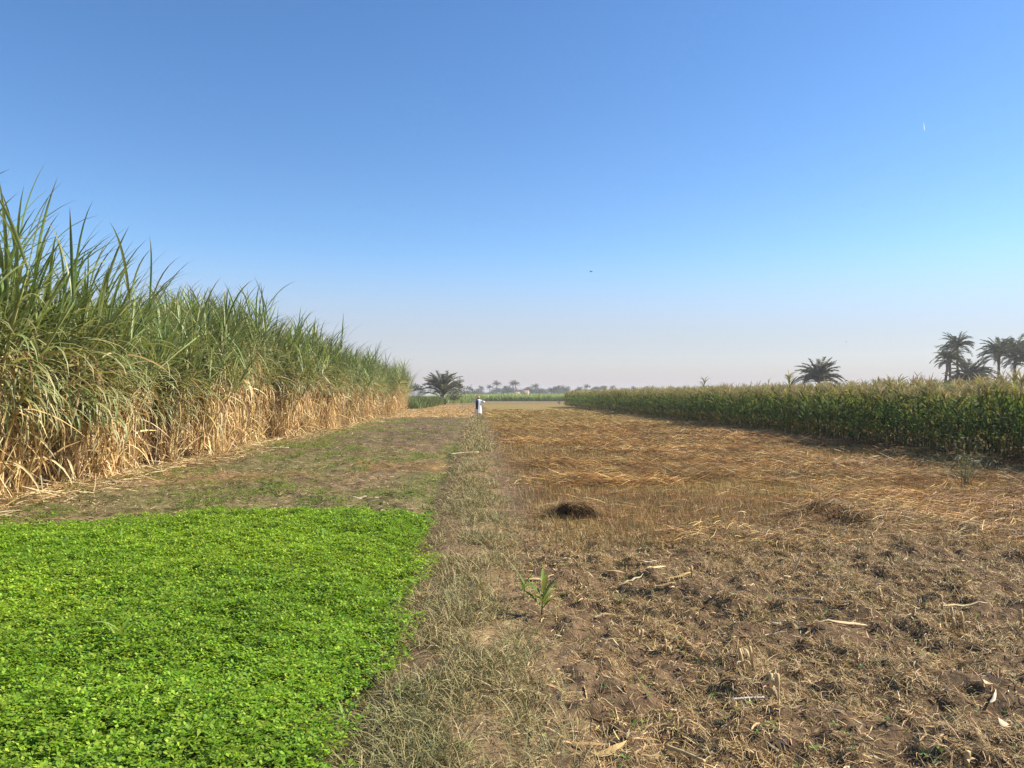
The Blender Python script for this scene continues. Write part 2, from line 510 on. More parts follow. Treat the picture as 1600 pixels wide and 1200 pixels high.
def cane_edge(y): return -8.0 - .0 * y + .55 * (vnoise(y * .33, 8.1, 5) - .5) * 2
CANE_END = 88
rows = []
for row in range(2):
    y = 9.0
    while y < CANE_END:
        yy = y + rng.normal(0, .1)
        sc_ = cane_edge(yy) - .45 - row * 1.05 + rng.normal(0, .14)
        lodge = yy < 21 and rng.random() < (.7 if yy < 18 else .3)
        rows.append((row, sc_ - SL * yy, yy, NV + rng.integers(3) if lodge else rng.integers(NV), rng.normal(-.25, .35) if lodge else rng.uniform(0, 6.28), cane_scale(yy) * (rng.uniform(.92, 1.10) if row == 0 else rng.uniform(.86, 1.0))))
        y += (rng.uniform(1.0, 1.85) if row == 0 else rng.uniform(.85, 1.3)) + .004 * y
print('cane clumps', len(rows))
for (row, x, yy, v, rz, sc) in rows:
    t = empty('sugarcane_clump', (x, yy, float(H(x, yy)) - .02), rz, sc)
    t.rotation_euler = (rng.normal(0, .035), rng.normal(.02, .035), rz)
    for nm, me in zip(('cane_stems', 'green_foliage', 'dry_foliage'), cane_meshes[v]):
        o = bpy.data.objects.new(nm, me); COL.objects.link(o); o.parent = t
    if row == 0:
        tag(t, 'sugarcane clump in the edge row facing the open field, dry below and green above', 'sugarcane', 'sugarcane clumps along the field edge')
    else:
        tag(t, 'sugarcane clump just behind the edge row, its green top showing over the front clumps', 'sugarcane', 'sugarcane clumps of the second row')
mbs, mbg, mbd = MB(), MB(), MB()
arrs = [tuple(q.arrays() for q in p) for p in cane_parts]
allc = MB()
y = 8.0
while y < CANE_END + 3:
    for row in range(2, 7):
        if y > 45 and row > 4: continue
        yy = y + rng.normal(0, .2)
        s = cane_edge(yy) - .45 - row * 1.0 + rng.normal(0, .15)
        v = rng.integers(NV); rz = rng.uniform(0, 6.28); sc = cane_scale(yy) * rng.uniform(.84, .97)
        for q in arrs[v][:2 if row > 3 else 3]:
            allc.append(q, (s - SL * yy, yy, -.02), rz, sc, rng.uniform(.85, 1.1))
    y += 1.0 + .008 * y
o = allc.build('sugarcane_crop', M_CANE)
tag(o, 'dense sugarcane standing behind the front clumps of the cane field', 'sugarcane', kind='stuff')

# ------------------------------------------------------------------ maize
MZ = [(.078, .138, .032), (.10, .17, .038), (.058, .108, .03), (.15, .21, .07)]
def corn_variant(seed, tall=1.0):
    global rng
    keep = rng; rng = np.random.default_rng(seed)
    st, lf, ts, ea = MB(), MB(), MB(), MB()
    hh = rng.uniform(1.72, 1.95) * tall
    tt = np.linspace(0, 1, 8)
    ln = rng.uniform(-.05, .05, 2)
    pts = np.stack([ln[0] * tt ** 2 * hh, ln[1] * tt ** 2 * hh, hh * tt], 1)
    st.tube(pts, .013 - .007 * tt, np.array([.15, .19, .06])[None] * (1 - .3 * tt[:, None]), sides=5)
    n = rng.integers(14, 17)
    f = np.linspace(.10, .97, n)
    pa = rng.uniform(0, 6.28)
    az = pa + np.pi * (np.arange(n) % 2) + rng.normal(0, .45, n)
    B = np.stack([np.interp(f, tt, pts[:, j]) for j in range(3)], 1)
    L = U(.62, .95, n) * (1 - .35 * f ** 3)
    P, S, N = arcs(B, az, U(.95, 1.3, n), L, U(1.6, 2.6, n) * (1 - .45 * f), 8, 1.25, curl=U(-.5, .5, n), roll=U(-.5, .5, n))
    P[..., 2] = np.maximum(P[..., 2], .03)
    w = np.array([.5, .85, 1, 1, .9, .7, .4, .05])[None] * U(.022, .034, n)[:, None]
    c = pick(MZ, n, .2)
    c = c + (np.array([.27, .28, .10]) - c) * (sm(.62, .95, f) * rng.uniform(.3, .95, n))[:, None]
    low = rng.random(n) < np.where(f < .3, .5, .10)
    c[low] = pick([(.34, .27, .10), (.25, .22, .07)], low.sum())
    lf.strips(P, w, S, c, fold=.35, N=N)
    n = 12
    B = np.tile(pts[-1], (n, 1)); B[:, 2] += U(-.08, .14, n)
    el = U(.7, 1.4, n); el[:2] = 1.5
    P, S, N = arcs(B, U(0, 6.28, n), el, U(.20, .40, n), U(0, .9, n), 4)
    cc = pick([(.64, .53, .27), (.55, .46, .21), (.72, .62, .36)], n)
    ts.strips(P, np.array([.8, 1, 1, .4])[None] * .012, S, cc); ts.strips(P, np.array([.8, 1, 1, .4])[None] * .012, N, cc)
    a = pa + 1.2; zb = hh * .45
    e = np.array([[.02 * math.cos(a), .02 * math.sin(a), zb], [.05 * math.cos(a), .05 * math.sin(a), zb + .08], [.075 * math.cos(a), .075 * math.sin(a), zb + .17], [.095 * math.cos(a), .095 * math.sin(a), zb + .25]])
    ea.tube(e, np.array([.012, .028, .024, .006]), np.array([.20, .23, .08]), sides=6)
    rng = keep
    return st, lf, ts, ea

NC = 8
corn_parts = [corn_variant(300 + i) for i in range(NC)]
corn_meshes = [(a.mesh('stalk', M_CORN, True), b.mesh('leaves', M_CORN), c.mesh('tassel', M_STRAW), d.mesh('ear', M_CORN, True)) for a, b, c, d in corn_parts]
corn_arr = [tuple(q.arrays() for q in p) for p in corn_parts]
CORN_END = 121
indiv = []
rest = MB()
tass = MB()
for row in range(9):
    y = 13.0
    while y < CORN_END:
        s = 13.85 + row * .62 + rng.normal(0, .05) + .2 * (vnoise(y * .2, row * 3.1, 3) - .5)
        yy = y + rng.normal(0, .04)
        x = s - SL * yy
        sc = (rng.uniform(.90, 1.07) + .10 * (float(vnoise(yy * .8, row, 9)) - .5)) * (1.0 + .0011 * yy)
        if row == 0 and x / yy < .705 and len(indiv) < 298:
            indiv.append((x, yy, sc))
        else:
            v = rng.integers(NC); rz = rng.uniform(0, 6.28); tint = rng.uniform(.8, 1.2)
            p = corn_arr[v]
            lo = (0, 1, 3) if row < 5 and yy < 70 else (1,)
            for j in lo: rest.append(p[j], (x, yy, 0), rz, sc, tint)
            tass.append(p[2], (x, yy, 0), rz, sc * rng.uniform(.97, 1.03), tint)
        y += (.215 if row < 5 else .30) + (.003 * y if row > 0 else .0004 * y)
for (x, yy, sc) in indiv:
    v = rng.integers(NC)
    t = empty('corn_plant', (x, yy, float(H(x, yy)) - .01), 0, sc * .97)
    t.rotation_euler = (rng.normal(0, .05), rng.normal(0, .05), rng.uniform(0, 6.28))
    for nm, me in zip(('stalk', 'foliage', 'tassel', 'ear'), corn_meshes[v]):
        o = bpy.data.objects.new(nm, me); COL.objects.link(o); o.parent = t
    tag(t, 'dark green corn plant with a pale tassel in the outermost row beside the cut stubble', 'corn plant', 'corn plants of the outermost row')
print('corn', len(indiv), indiv[-1])
o = rest.build('corn_crop', M_CORN)
tag(o, 'mass of dark green corn leaves and stalks behind the outermost row', 'corn', kind='stuff')
o = tass.build('corn_tassel_canopy', M_STRAW)
tag(o, 'straw coloured tassels over the rows of corn behind the outermost one', 'corn tassels', kind='stuff')

def tall_corn(x, y, h, label, seed):
    st, lf, ts, ea = corn_variant(seed, 1.0)
    t = empty('corn_plant', (x, y, 0), rng.uniform(0, 6), h / 2.2)
    st.build('stalk', M_CORN, t, True); lf.build('foliage', M_CORN, t); ts.build('tassel', M_STRAW, t); ea.build('ear', M_CORN, t, True)
    tag(t, label, 'corn plant')
def px(u, v, Y): return ((u - 800) / 1200 * Y, Y, EYE + (618 - v) / 1200 * Y)
tall_corn(*px(1100, 618, 48)[:2], 2.95, 'lanky corn plant with drooping tip rising above the crop toward its far end', 401)
tall_corn(*px(1235, 618, 35.5)[:2], 3.05, 'tallest lanky corn plant, drooping over the crop just left of the lone palm', 402)
tall_corn(*px(1592, 618, 20.5)[:2], 2.7, 'tall corn plant at the right end of the crop below the palm grove', 403)

# ------------------------------------------------------------------ clover
def scatter(x0, x1, y0, y1, n):
    return U(x0, x1, n), U(y0, y1, n)
def clover_leaves(mb, x, y, z, size, cols):
    n = len(x)
    a0 = U(0, 6.28, n)
    tl = np.abs(rng.normal(0, .32, n)); ta = U(0, 6.28, n)
    nx, ny, nz = np.sin(tl) * np.cos(ta), np.sin(tl) * np.sin(ta), np.cos(tl)
    Nn = np.stack([nx, ny, nz], 1)
    u = np.cross(Nn, np.array([0, 1.0, 0])); u /= np.linalg.norm(u, axis=1)[:, None]
    v = np.cross(Nn, u)
    C0 = np.stack([x, y, z], 1)
    for j in range(3):
        a = a0 + j * 2.094 + rng.normal(0, .15, n)
        d = u * np.cos(a)[:, None] + v * np.sin(a)[:, None]
        sd = -u * np.sin(a)[:, None] + v * np.cos(a)[:, None]
        up = Nn * (size * rng.normal(.12, .2, n))[:, None]
        L = size[:, None] * U(.85, 1.15, n)[:, None]
        W = L * .33
        p0 = C0; p1 = C0 + d * L * .58 + sd * W + up; p2 = C0 + d * L + up * 1.4; p3 = C0 + d * L * .58 - sd * W + up
        V = np.stack([p0, p1, p2, p3], 1).reshape(-1, 3)
        F = np.arange(4 * n).reshape(-1, 4)
        mb.add(V, F4=F, C=np.repeat(cols * (1 + .1 * rng.standard_normal((n, 1))), 4, 0))
CG = [(.20, .355, .026), (.25, .40, .03), (.14, .28, .022), (.33, .45, .05), (.20, .33, .028)]
mb = MB()
N0 = 520000
x, y = U(-9.5, .2, N0), 1.5 + 10.5 * rng.random(N0)
keepp = (rng.random(N0) < clover_mask(x, y) * np.clip(1.2 - .05 * y, .6, 1)) & (x > -.80 * y - 1.6) & (rng.random(N0) < .62 + 1.0 * fbm(x * 2.2, y * 2.2, 14, 3))
x, y = x[keepp], y[keepp]
g = H(x, y)
edge = sm(-1.4, -.7, lat(x, y)) * .05
hgt = .07 + .10 * fbm(x * 1.7, y * 1.7, 12, 3) + .05 * (fbm(x * 6, y * 6, 13, 2)) - edge
z = g + hgt * (1 - .75 * rng.random(len(x)) ** 3.2)
size = U(.015, .031, len(x)) * (1 + .035 * (y - 4))
cols = pick(CG, len(x), .16)
tone = fbm(x * .9, y * .9, 15, 3)[:, None]
cols = cols * (.80 + .42 * tone) * (1 + .16 * sm(.5, .7, fbm(x * .5, y * .5, 2, 2))[:, None] * np.array([1, .5, .5]))
print('clover leaves', len(x))
clover_leaves(mb, x, y, z, size, cols)
n = 26000
j = rng.integers(0, len(x), n)
B = np.stack([x[j] + U(-.02, .02, n), y[j] + U(-.02, .02, n), g[j]], 1)
P, S, N = arcs(B, U(0, 6.28, n), U(1.1, 1.5, n), (z[j] - g[j]).clip(.03), U(0, .4, n), 3)
mb.strips(P, np.full((n, 3), .0012), S, pick([(.14, .20, .04)], n))
o = mb.build('clover', M_CLOV)
tag(o, 'lush bright green clover filling the near left bed', 'clover', kind='stuff')

# thin clover and sprouts on the left strip
mb = MB()
N0 = 560000
x, y = U(-26, .2, N0), 9.5 + 48 * rng.random(N0) ** 1.7
s = lat(x, y)
dens = (1 - sm(-.95, -.6, s)) * sm(-8.6, -7.2, s) * (1 - clover_mask(x, y)) * (.12 + .88 * sm(.40, .60, fbm(x * .7, y * .45, 10, 4))) * sm(.3, .6, fbm(x * 2.6, y * 1.6, 1, 3)) * (1 - .55 * plowed(x, y)) * (1.0 - .6 * sm(22, 45, y))
dens = np.maximum(dens, .75 * np.exp(-((s + .85) / .28) ** 2) * sm(14, 17, y) * (1 - sm(28, 34, y)) * sm(.4, .6, fbm(x, y * .6, 3, 3)))
k_ = rng.random(N0) < dens * .55
x, y = x[k_], y[k_]
size = U(.016, .030, len(x)) * (1 + .035 * (y - 8)).clip(1)
cols = pick([(.15, .25, .03), (.19, .28, .04), (.12, .19, .03), (.23, .27, .07)], len(x), .2)
clover_leaves(mb, x, y, H(x, y) + U(.01, .07, len(x)), size, cols)
print('sprouts', len(x))
o = mb.build('weed_cover', M_CLOV)
tag(o, 'thin patchy green sprouts over the brown strip between clover and sugarcane', 'weeds', kind='stuff')

# ------------------------------------------------------------------ grasses, straw and litter
def blades(mb, x, y, L, w, el, droop, cols, k=4, az=None, lift=0.0, curl=.6):
    n = len(x)
    B = np.stack([x, y, H(x, y) - .005 + lift], 1)
    P, S, N = arcs(B, U(0, 6.28, n) if az is None else az, el, L, droop, k, 1.3, curl=U(-curl, curl, n), roll=U(-.9, .9, n))
    gz_ = H(P[..., 0], P[..., 1]) + .004
    P[..., 2] = np.maximum(P[..., 2], gz_)
    prof = np.interp(np.linspace(0, 1, k), [0, .5, 1], [.8, 1, .25])
    mb.strips(P, prof[None] * w[:, None], S, cols)

GRASS = [(.37, .28, .13), (.31, .25, .10), (.25, .23, .085), (.45, .36, .18), (.20, .21, .07), (.28, .20, .08)]
# dry grass on the bank
mb = MB()
N0 = 95000
yq = 2.2 + 26 * rng.random(N0) ** 2.0
sq = rng.normal(.0, 1, N0) * np.interp(yq, [2, 9, 14, 30], [.31, .28, .26, .25]) + np.interp(yq, [2, 9, 14], [-.14, -.1, 0])
keepp = (rng.random(N0) < .08 + 1.0 * sm(.34, .6, fbm(sq * 2.5, yq * 1.6, 6, 3))) & (rng.random(N0) > .75 * clover_mask(sq - SL * yq, yq))
x, y = (sq - SL * yq)[keepp], yq[keepp]
n = len(x)
c = pick(GRASS, n)
gm = sm(.48, .66, fbm(x * 1.1, y * .9, 9, 3))[:, None] * .38 * (1 - .7 * sm(9.5, 13, y))[:, None]
c = c + (pick([(.15, .18, .06), (.20, .21, .08)], n) - c) * gm
blades(mb, x, y, U(.06, .19, n), U(.0012, .0022, n) * (1 + .05 * y), U(.3, 1.4, n), U(.3, 1.9, n), c)
N1 = 15000
yq = U(24, 66, N1); sq = rng.normal(0, .26, N1)
blades(mb, sq - SL * yq, yq, U(.08, .24, N1), U(.003, .006, N1) * (1 + .02 * yq), U(.3, 1.4, N1), U(.3, 1.6, N1), pick(GRASS, N1) * 1.05, k=3)
o = mb.build('dry_grass', M_STRAW)
tag(o, 'dry tan and grey green grass matted along the narrow bank', 'grass', kind='stuff')

# dead grass tangle on dug soil
mb = MB()
N0 = 480000
x, y = U(-.4, 10, N0), 2.4 + 10.4 * rng.random(N0) ** 1.1
keepp = (x < .82 * y + 1.2) & (rng.random(N0) < near_dug(x, y) * (.15 + .30 * sm(5.5, 9, y) + 1.1 * sm(.42, .66, fbm(x * 1.7, y * 1.7, 13, 3))) * .9)
x, y = x[keepp], y[keepp]
n = len(x)
c = pick([(.46, .315, .135), (.33, .21, .085), (.54, .40, .20), (.20, .125, .055), (.33, .27, .09), (.41, .255, .105)], n, .25)
blades(mb, x, y, U(.03, .13, n), U(.0010, .0021, n) * (1 + .05 * y), U(-.1, 1.2, n), U(.2, 2.2, n), c, curl=1.4)
print('dead grass', n)
n = 18000
x, y = U(-.2, 9, n), U(2.4, 11.5, n)
kk = rng.random(n) < near_dug(x, y); x, y = x[kk], y[kk]; n = len(x)
blades(mb, x, y, U(.025, .085, n), U(.002, .0065, n), U(-.1, .7, n), U(-.2, 1.2, n), pick([(.50, .35, .17), (.62, .48, .28), (.38, .23, .10), (.24, .15, .075), (.56, .38, .15)], n, .2), k=4, lift=.008)
n = 1500
x, y = U(-.2, 9, n), U(2.4, 11, n)
kk = rng.random(n) < near_dug(x, y); x, y = x[kk], y[kk]; n = len(x)
clover_leaves(mb, x, y, H(x, y) + U(.01, .05, n), U(.014, .03, n), pick([(.12, .20, .03), (.17, .22, .05)], n))
o = mb.build('dead_grass', M_STRAW)
tag(o, 'tangle of dead grass and leaf scraps on the rough brown soil at right', 'dead grass', kind='stuff')

# cut straw lying in swaths, and standing stubble
SW = [(.58, .37, .12), (.46, .22, .065), (.68, .49, .19), (.30, .14, .045), (.50, .33, .10), (.12, .07, .03), (.09, .055, .025)]
mb = MB()
N0 = 400000
y = 9.2 + 80 * rng.random(N0) ** 2.0
s = U(.5, 14.0, N0)
x = s - SL * y
sw = sm(.42, .62, fbm(x * .30, y * .62, 7, 4)) * (.25 + .75 * sm(.34, .52, fbm(x * 1.1, y * 1.6, 8, 3)))
st = sm(.6, 1.5, s) * (1 - near_dug(x, y)) ** 1.5 * (.35 + .65 * sm(9.8, 13.5, y)) * (1 - .85 * sm(13.4, 14.0, s))
keepp = (rng.random(N0) < st * (.05 + .95 * sw)) & (x < .78 * y + 1)
x, y, s = x[keepp], y[keepp], s[keepp]
n = len(x)
ang = .25 * (fbm(x * .3, y * .3, 4, 2) - .5) * 6 + rng.normal(0, .45, n) + np.pi * (rng.random(n) < .5)
far = (1 + .06 * (y - 10)).clip(1)
hue = fbm(x * .4, y * .35, 5, 3)[:, None]
c = pick(SW, n, .2)
c = c * (1 - sm(.55, .72, hue) * (1 - np.array([.95, .84, .72])))
c = c * (.75 + .45 * sm(.35, .6, fbm(x * .8, y * 1.5, 2, 3)))[:, None]
c = c + (np.array([.40, .31, .10]) - c) * sm(30, 60, y)[:, None] * .55
blades(mb, x, y, U(.12, .46, n) * far ** .3, U(.0018, .0040, n) * far, U(-.05, .5, n), U(0, 1.1, n), c, k=4, az=ang, lift=U(0, .08, n), curl=.9)
print('straw', n)
N0 = 190000
y = 9.0 + 52 * rng.random(N0) ** 1.8
s = U(.4, 14.0, N0); x = s - SL * y
keepp = (rng.random(N0) < sm(.5, 1.1, s) * (1 - .9 * near_dug(x, y)) * (.25 + .75 * sm(.62, .42, fbm(x * .30, y * .62, 7, 4)))) & (x < .78 * y + 1)
x, y = x[keepp], y[keepp]; n = len(x)
c = pick([(.40, .26, .09), (.34, .20, .07), (.45, .34, .14), (.24, .19, .06), (.17, .17, .06)], n, .2)
blades(mb, x, y, U(.05, .16, n), U(.0016, .0028, n) * (1 + .05 * (y - 10)).clip(1), U(.9, 1.57, n), U(-.1, .5, n), c, k=3)
print('stubble', n)
o = mb.build('straw_litter', M_STRAW)
tag(o, 'golden and rusty cut straw lying in swaths over short stubble', 'straw', kind='stuff')

# straw trash and yellow straw patch far left; trash at the foot of the cane
mb = MB()
n = 9000
y = 62 + 80 * rng.random(n); s = U(-8.5, -.4, n); x = s - SL * y
blades(mb, x, y, U(.3, .7, n), U(.010, .022, n), U(0, .5, n), U(0, .8, n), pick([(.50, .34, .14), (.42, .26, .10), (.56, .42, .2)], n), k=3)
n = 16000
y = 9 + 85 * rng.random(n) ** 1.5; s = np.array([cane_edge(v) for v in y]) + .1 + rng.gamma(1.6, .25, n) - .25; x = s - SL * y
blades(mb, x, y, U(.15, .8, n), U(.004, .012, n) * (1 + .012 * y), U(-.1, .45, n), U(0, .9, n), pick(DRYS, n, .25) * .85, k=4)
n = 14000
y = 11 + 45 * rng.random(n) ** 1.6; s = U(-8, -.6, n); x = s - SL * y
kk = rng.random(n) < (1 - clover_mask(x, y)); x, y = x[kk], y[kk]; n = len(x)
blades(mb, x, y, U(.06, .22, n), U(.002, .005, n) * (1 + .03 * y), U(-.1, .5, n), U(0, .9, n), pick([(.36, .24, .13), (.46, .34, .2), (.25, .16, .09)], n, .2), k=3)
o = mb.build('cane_trash', M_STRAW)
tag(o, 'dry leaf trash strewn at the foot of the sugarcane and over the left strip', 'dry leaves', kind='stuff')

# ------------------------------------------------------------------ palms and trees
PG = [(.10, .11, .052), (.12, .13, .062), (.08, .09, .046), (.15, .155, .08)]
def palm_parts(seed, trunk_h, nf, fl, up=.5, lean=0.0, bushy=0.0):
    """date palm: ringed trunk and a crown of feather fronds"""
    global rng
    keep = rng; rng = np.random.default_rng(seed)
    tr, cr_ = MB(), MB()
    tt = np.linspace(0, 1, 14)
    la = rng.uniform(0, 6.28)
    pts = np.stack([lean * tt ** 1.5 * math.cos(la), lean * tt ** 1.5 * math.sin(la), trunk_h * tt], 1)
    rad = .24 - .05 * tt + .03 * (np.arange(14) % 2)
    rad[-3:] += .07
    tr.tube(pts, rad, np.array([.17, .12, .08]), sides=9)
    n = 30                                            # cut frond bases below the crown
    zz = rng.uniform(.72, 1.0, n)
    B = np.stack([np.interp(zz, tt, pts[:, j]) for j in range(3)], 1)
    P, S, N = arcs(B, U(0, 6.28, n), U(.5, 1.1, n), U(.4, .7, n), U(-.2, .2, n), 3)
    tr.strips(P, np.array([.08, .06, .03])[None] * np.ones((n, 1)), S, pick([(.2, .14, .085)], n))
    top = pts[-1]
    n = nf
    h = rng.random(n)
    lo = R(-22) + R(52) * up
    el0 = lo + (1 - h) ** .8 * (R(82) - lo) + U(-.1, .1, n)
    drp = U(.75, 1.2, n) * (1.55 - .35 * up) * (1 - .35 * sm(.9, 1.5, el0))
    B = np.tile(top, (n, 1)); B[:, 2] += U(-.35, .15, n)
    if bushy > 0:
        m = int(n * .35); B[:m, 2] -= U(0, 1, m) * min(bushy, trunk_h * .8)
    L = fl * U(.8, 1.1, n)
    k = 13
    P, S, N = arcs(B, U(0, 6.28, n), el0, L, drp, k, 1.3, curl=U(-.25, .25, n))
    w = np.linspace(.06, .015, k)[None] * np.ones((n, 1))
    cr_.strips(P, w, S, pick([(.16, .15, .07)], n), fold=.6, N=N)
    fc = pick(PG, n, .2)
    t = np.linspace(.12, 1, 26)
    for j in range(26):
        f = t[j] * (k - 1); i0 = min(int(f), k - 2); fr = f - i0
        p = P[:, i0] * (1 - fr) + P[:, i0 + 1] * fr
        d = P[:, i0 + 1] - P[:, i0]; d /= np.linalg.norm(d, axis=1)[:, None]
        for sg in (-1, 1):
            ll = fl * .165 * (math.sin(min(1, t[j] * 1.15) * 2.7) * .8 + .35) * U(.8, 1.15, n)
            dirn = d * U(.5, .9, n)[:, None] + sg * S[:, i0] * U(.6, 1.0, n)[:, None] + N[:, i0] * U(-.55, .0, n)[:, None] * -1
            dirn /= np.linalg.norm(dirn, axis=1)[:, None]
            q = np.stack([p, p + dirn * (ll * .55)[:, None], p + dirn * ll[:, None] + np.array([0, 0, -.10]) * ll[:, None]], 1)
            side = np.cross(dirn, S[:, i0]); side /= np.linalg.norm(side, axis=1)[:, None] + 1e-6
            cr_.strips(q, np.array([.050, .050, .008])[None] * np.ones((n, 1)) * (fl / 3.5), (side * .8 + d * .6)[:, None, :], fc * U(.85, 1.15, n)[:, None])
    rng = keep
    return tr, cr_

def place_palm(u, vtop, Y, scale_top, label, seed, trunk_h, nf, fl, up, lean=0, bushy=0, group=None):
    x, y, _ = px(u, 618, Y)
    t = empty('date_palm', (x, y, 0), 0)
    a, b = palm_parts(seed, trunk_h, nf, fl, up, lean, bushy)
    a.build('trunk', M_WOOD, t, True); b.build('crown', M_PALM, t)
    tag(t, label, 'palm tree', group)
    return t
place_palm(692, 574, 154, 0, 'short bushy date palm alone on the left beside the smoke, fronds reaching the ground', 65, 2.6, 74, 4.7, 1.1, 0, 1.6)
place_palm(1280, 556, 135, 0, 'lone round-headed date palm rising behind the middle of the corn', 52, 4.6, 72, 4.4, .75, 0, .6)
PALMG = 'date palms of the grove behind the corn'
place_palm(1474, 537, 140, 0, 'slim date palm with curved bare trunk at the left end of the palm grove', 53, 8.6, 42, 3.2, .35, 1.1, 0, PALMG)
place_palm(1497, 517, 146, 0, 'tallest date palm in the palm grove, with brown-based open crown', 54, 11.0, 46, 3.5, .45, .3, 0, PALMG)
place_palm(1485, 540, 150, 0, 'date palm half hidden between the two slim trunks at the left of the palm grove', 59, 8.0, 40, 3.2, .4, .2, 0, PALMG)
place_palm(1516, 548, 132, 0, 'low dark bushy date palm at the foot of the tallest palm of the grove', 55, 4.6, 72, 4.3, .8, 0, 2.2, PALMG)
place_palm(1560, 532, 140, 0, 'broad-crowned date palm right of the low bushy palm in the grove', 56, 9.4, 60, 3.8, .45, .3, .9, PALMG)
place_palm(1586, 525, 146, 0, 'tall dense date palm near the right end of the palm grove', 57, 10.0, 66, 4.0, .6, .3, 1.2, PALMG)
place_palm(1606, 540, 138, 0, 'dark full date palm cut by the right edge of the photo', 58, 8.4, 70, 4.2, .6, 0, 2.0, PALMG)
place_palm(1546, 580, 134, 0, 'low date palm in front of the broad-crowned palm in the grove', 60, 2.2, 40, 3.2, .9, 0, 1.0, PALMG)

TG = [(.060, .072, .038), (.075, .085, .045), (.05, .06, .034), (.085, .09, .05)]
def leafy_parts(seed, h, w, low=.25):
    global rng
    keep = rng; rng = np.random.default_rng(seed)
    tr, cr_ = MB(), MB()
    tr.tube([[0, 0, 0], [.1, 0, h * .25], [.05, .1, h * .55]], [.22, .17, .08], (.14, .11, .08), sides=7)
    nl = 11
    for i in range(nl):
        a = rng.uniform(0, 6.28); r = rng.uniform(.05, .36) * w; z = h * rng.uniform(low + .12, .80)
        c = np.array([r * math.cos(a), r * math.sin(a), z])
        tr.tube([[.05, .05, h * .3], (c + np.array([.05, .05, h * .3])) / 2, c], [.09, .06, .03], (.14, .11, .08), sides=5)
        rr = np.array([w * .24, w * .24, h * .19]) * rng.uniform(.75, 1.2)
        n = 190
        v = rng.standard_normal((n, 3)); v /= np.linalg.norm(v, axis=1)[:, None]
        p = c + v * rr * (rng.random((n, 1)) ** .45)
        s1 = rng.standard_normal((n, 3)); s1 /= np.linalg.norm(s1, axis=1)[:, None]
        s2 = np.cross(s1, rng.standard_normal((n, 3))); s2 /= np.linalg.norm(s2, axis=1)[:, None]
        q = U(.10, .24, n)[:, None] * (h / 7)
        V = np.stack([p - s1 * q, p + s2 * q * .6, p + s1 * q, p - s2 * q * .6], 1).reshape(-1, 3)
        cr_.add(V, F4=np.arange(4 * n).reshape(-1, 4), C=np.repeat(pick(TG, n, .2), 4, 0))
    rng = keep
    return tr, cr_
far_tree = []
for i in range(5):
    a, b = leafy_parts(70 + i, 7.5, 7.5 + i, .1)
    far_tree.append((a.mesh('trunk', M_WOOD), b.mesh('crown', M_LEAF)))
far_palm = []
for i in range(3):
    a, b = palm_parts(80 + i, 7.0 + i, 40, 3.6, .5, .4)
    far_palm.append((a.mesh('trunk', M_WOOD), b.mesh('crown', M_PALM)))

def far_plant(name, meshes, x, y, sc, label, cat, group=None):
    t = empty(name, (x, y, 0), rng.uniform(0, 6.28), sc)
    for nm, me in zip(('trunk', 'crown'), meshes):
        o = bpy.data.objects.new(nm, me); COL.objects.link(o); o.parent = t
    tag(t, label, cat, group)
FY = 600
u = 628.0
while u < 1010:
    hgt = 1 + .35 * (vnoise(u * .03, 4.4, 6) - .5) + (.15 if 770 < u < 940 else -.12)
    y = FY + rng.uniform(-25, 45)
    x = (u - 800) / 1200 * y
    far_plant('leafy_tree', far_tree[rng.integers(5)], x, y, hgt * rng.uniform(.82, 1.2), 'hazy grey green round tree in the far treeline', 'tree', 'leafy trees of the far treeline')
    u += rng.uniform(5.0, 9)
for u in [642, 655, 700, 716, 733, 752, 765, 777, 790, 801, 806, 829, 837, 848, 868, 872, 885, 901, 906, 917, 931, 944, 957, 974, 990]:
    y = FY - 18 + rng.uniform(-6, 10)
    big = u in (806, 801, 837, 777)
    far_plant('date_palm', far_palm[rng.integers(3)], (u - 800) / 1200 * y, y, (1.12 if big else rng.uniform(.68, .95)), 'small hazy date palm standing over the far treeline', 'palm tree', 'date palms of the far treeline')
for u in np.arange(1020, 1600, 19.0):
    y = FY + rng.uniform(40, 120)
    far_plant('leafy_tree', far_tree[rng.integers(5)], (u - 800) / 1200 * y, y, rng.uniform(.72, 1.0), 'hazy treetop barely showing over the corn tassels', 'tree', 'far trees behind the corn')
a, b = leafy_parts(91, 5.6, 6.4, .05)
t = empty('leafy_tree', px(1008, 618, 215)[:2] + (0,), 0, .92)
a.build('trunk', M_WOOD, t); b.build('crown', M_LEAF, t)
tag(t, 'dark round tree by itself just over the far left part of the corn', 'tree')
a, b = leafy_parts(92, 6.6, 8.0, .05)
t = empty('leafy_tree', px(652, 618, 190)[:2] + (0,), 0, .78)
a.build('trunk', M_WOOD, t); b.build('crown', M_LEAF, t)
tag(t, 'bushy tree showing past the far end of the sugarcane, left of the smoke', 'tree')

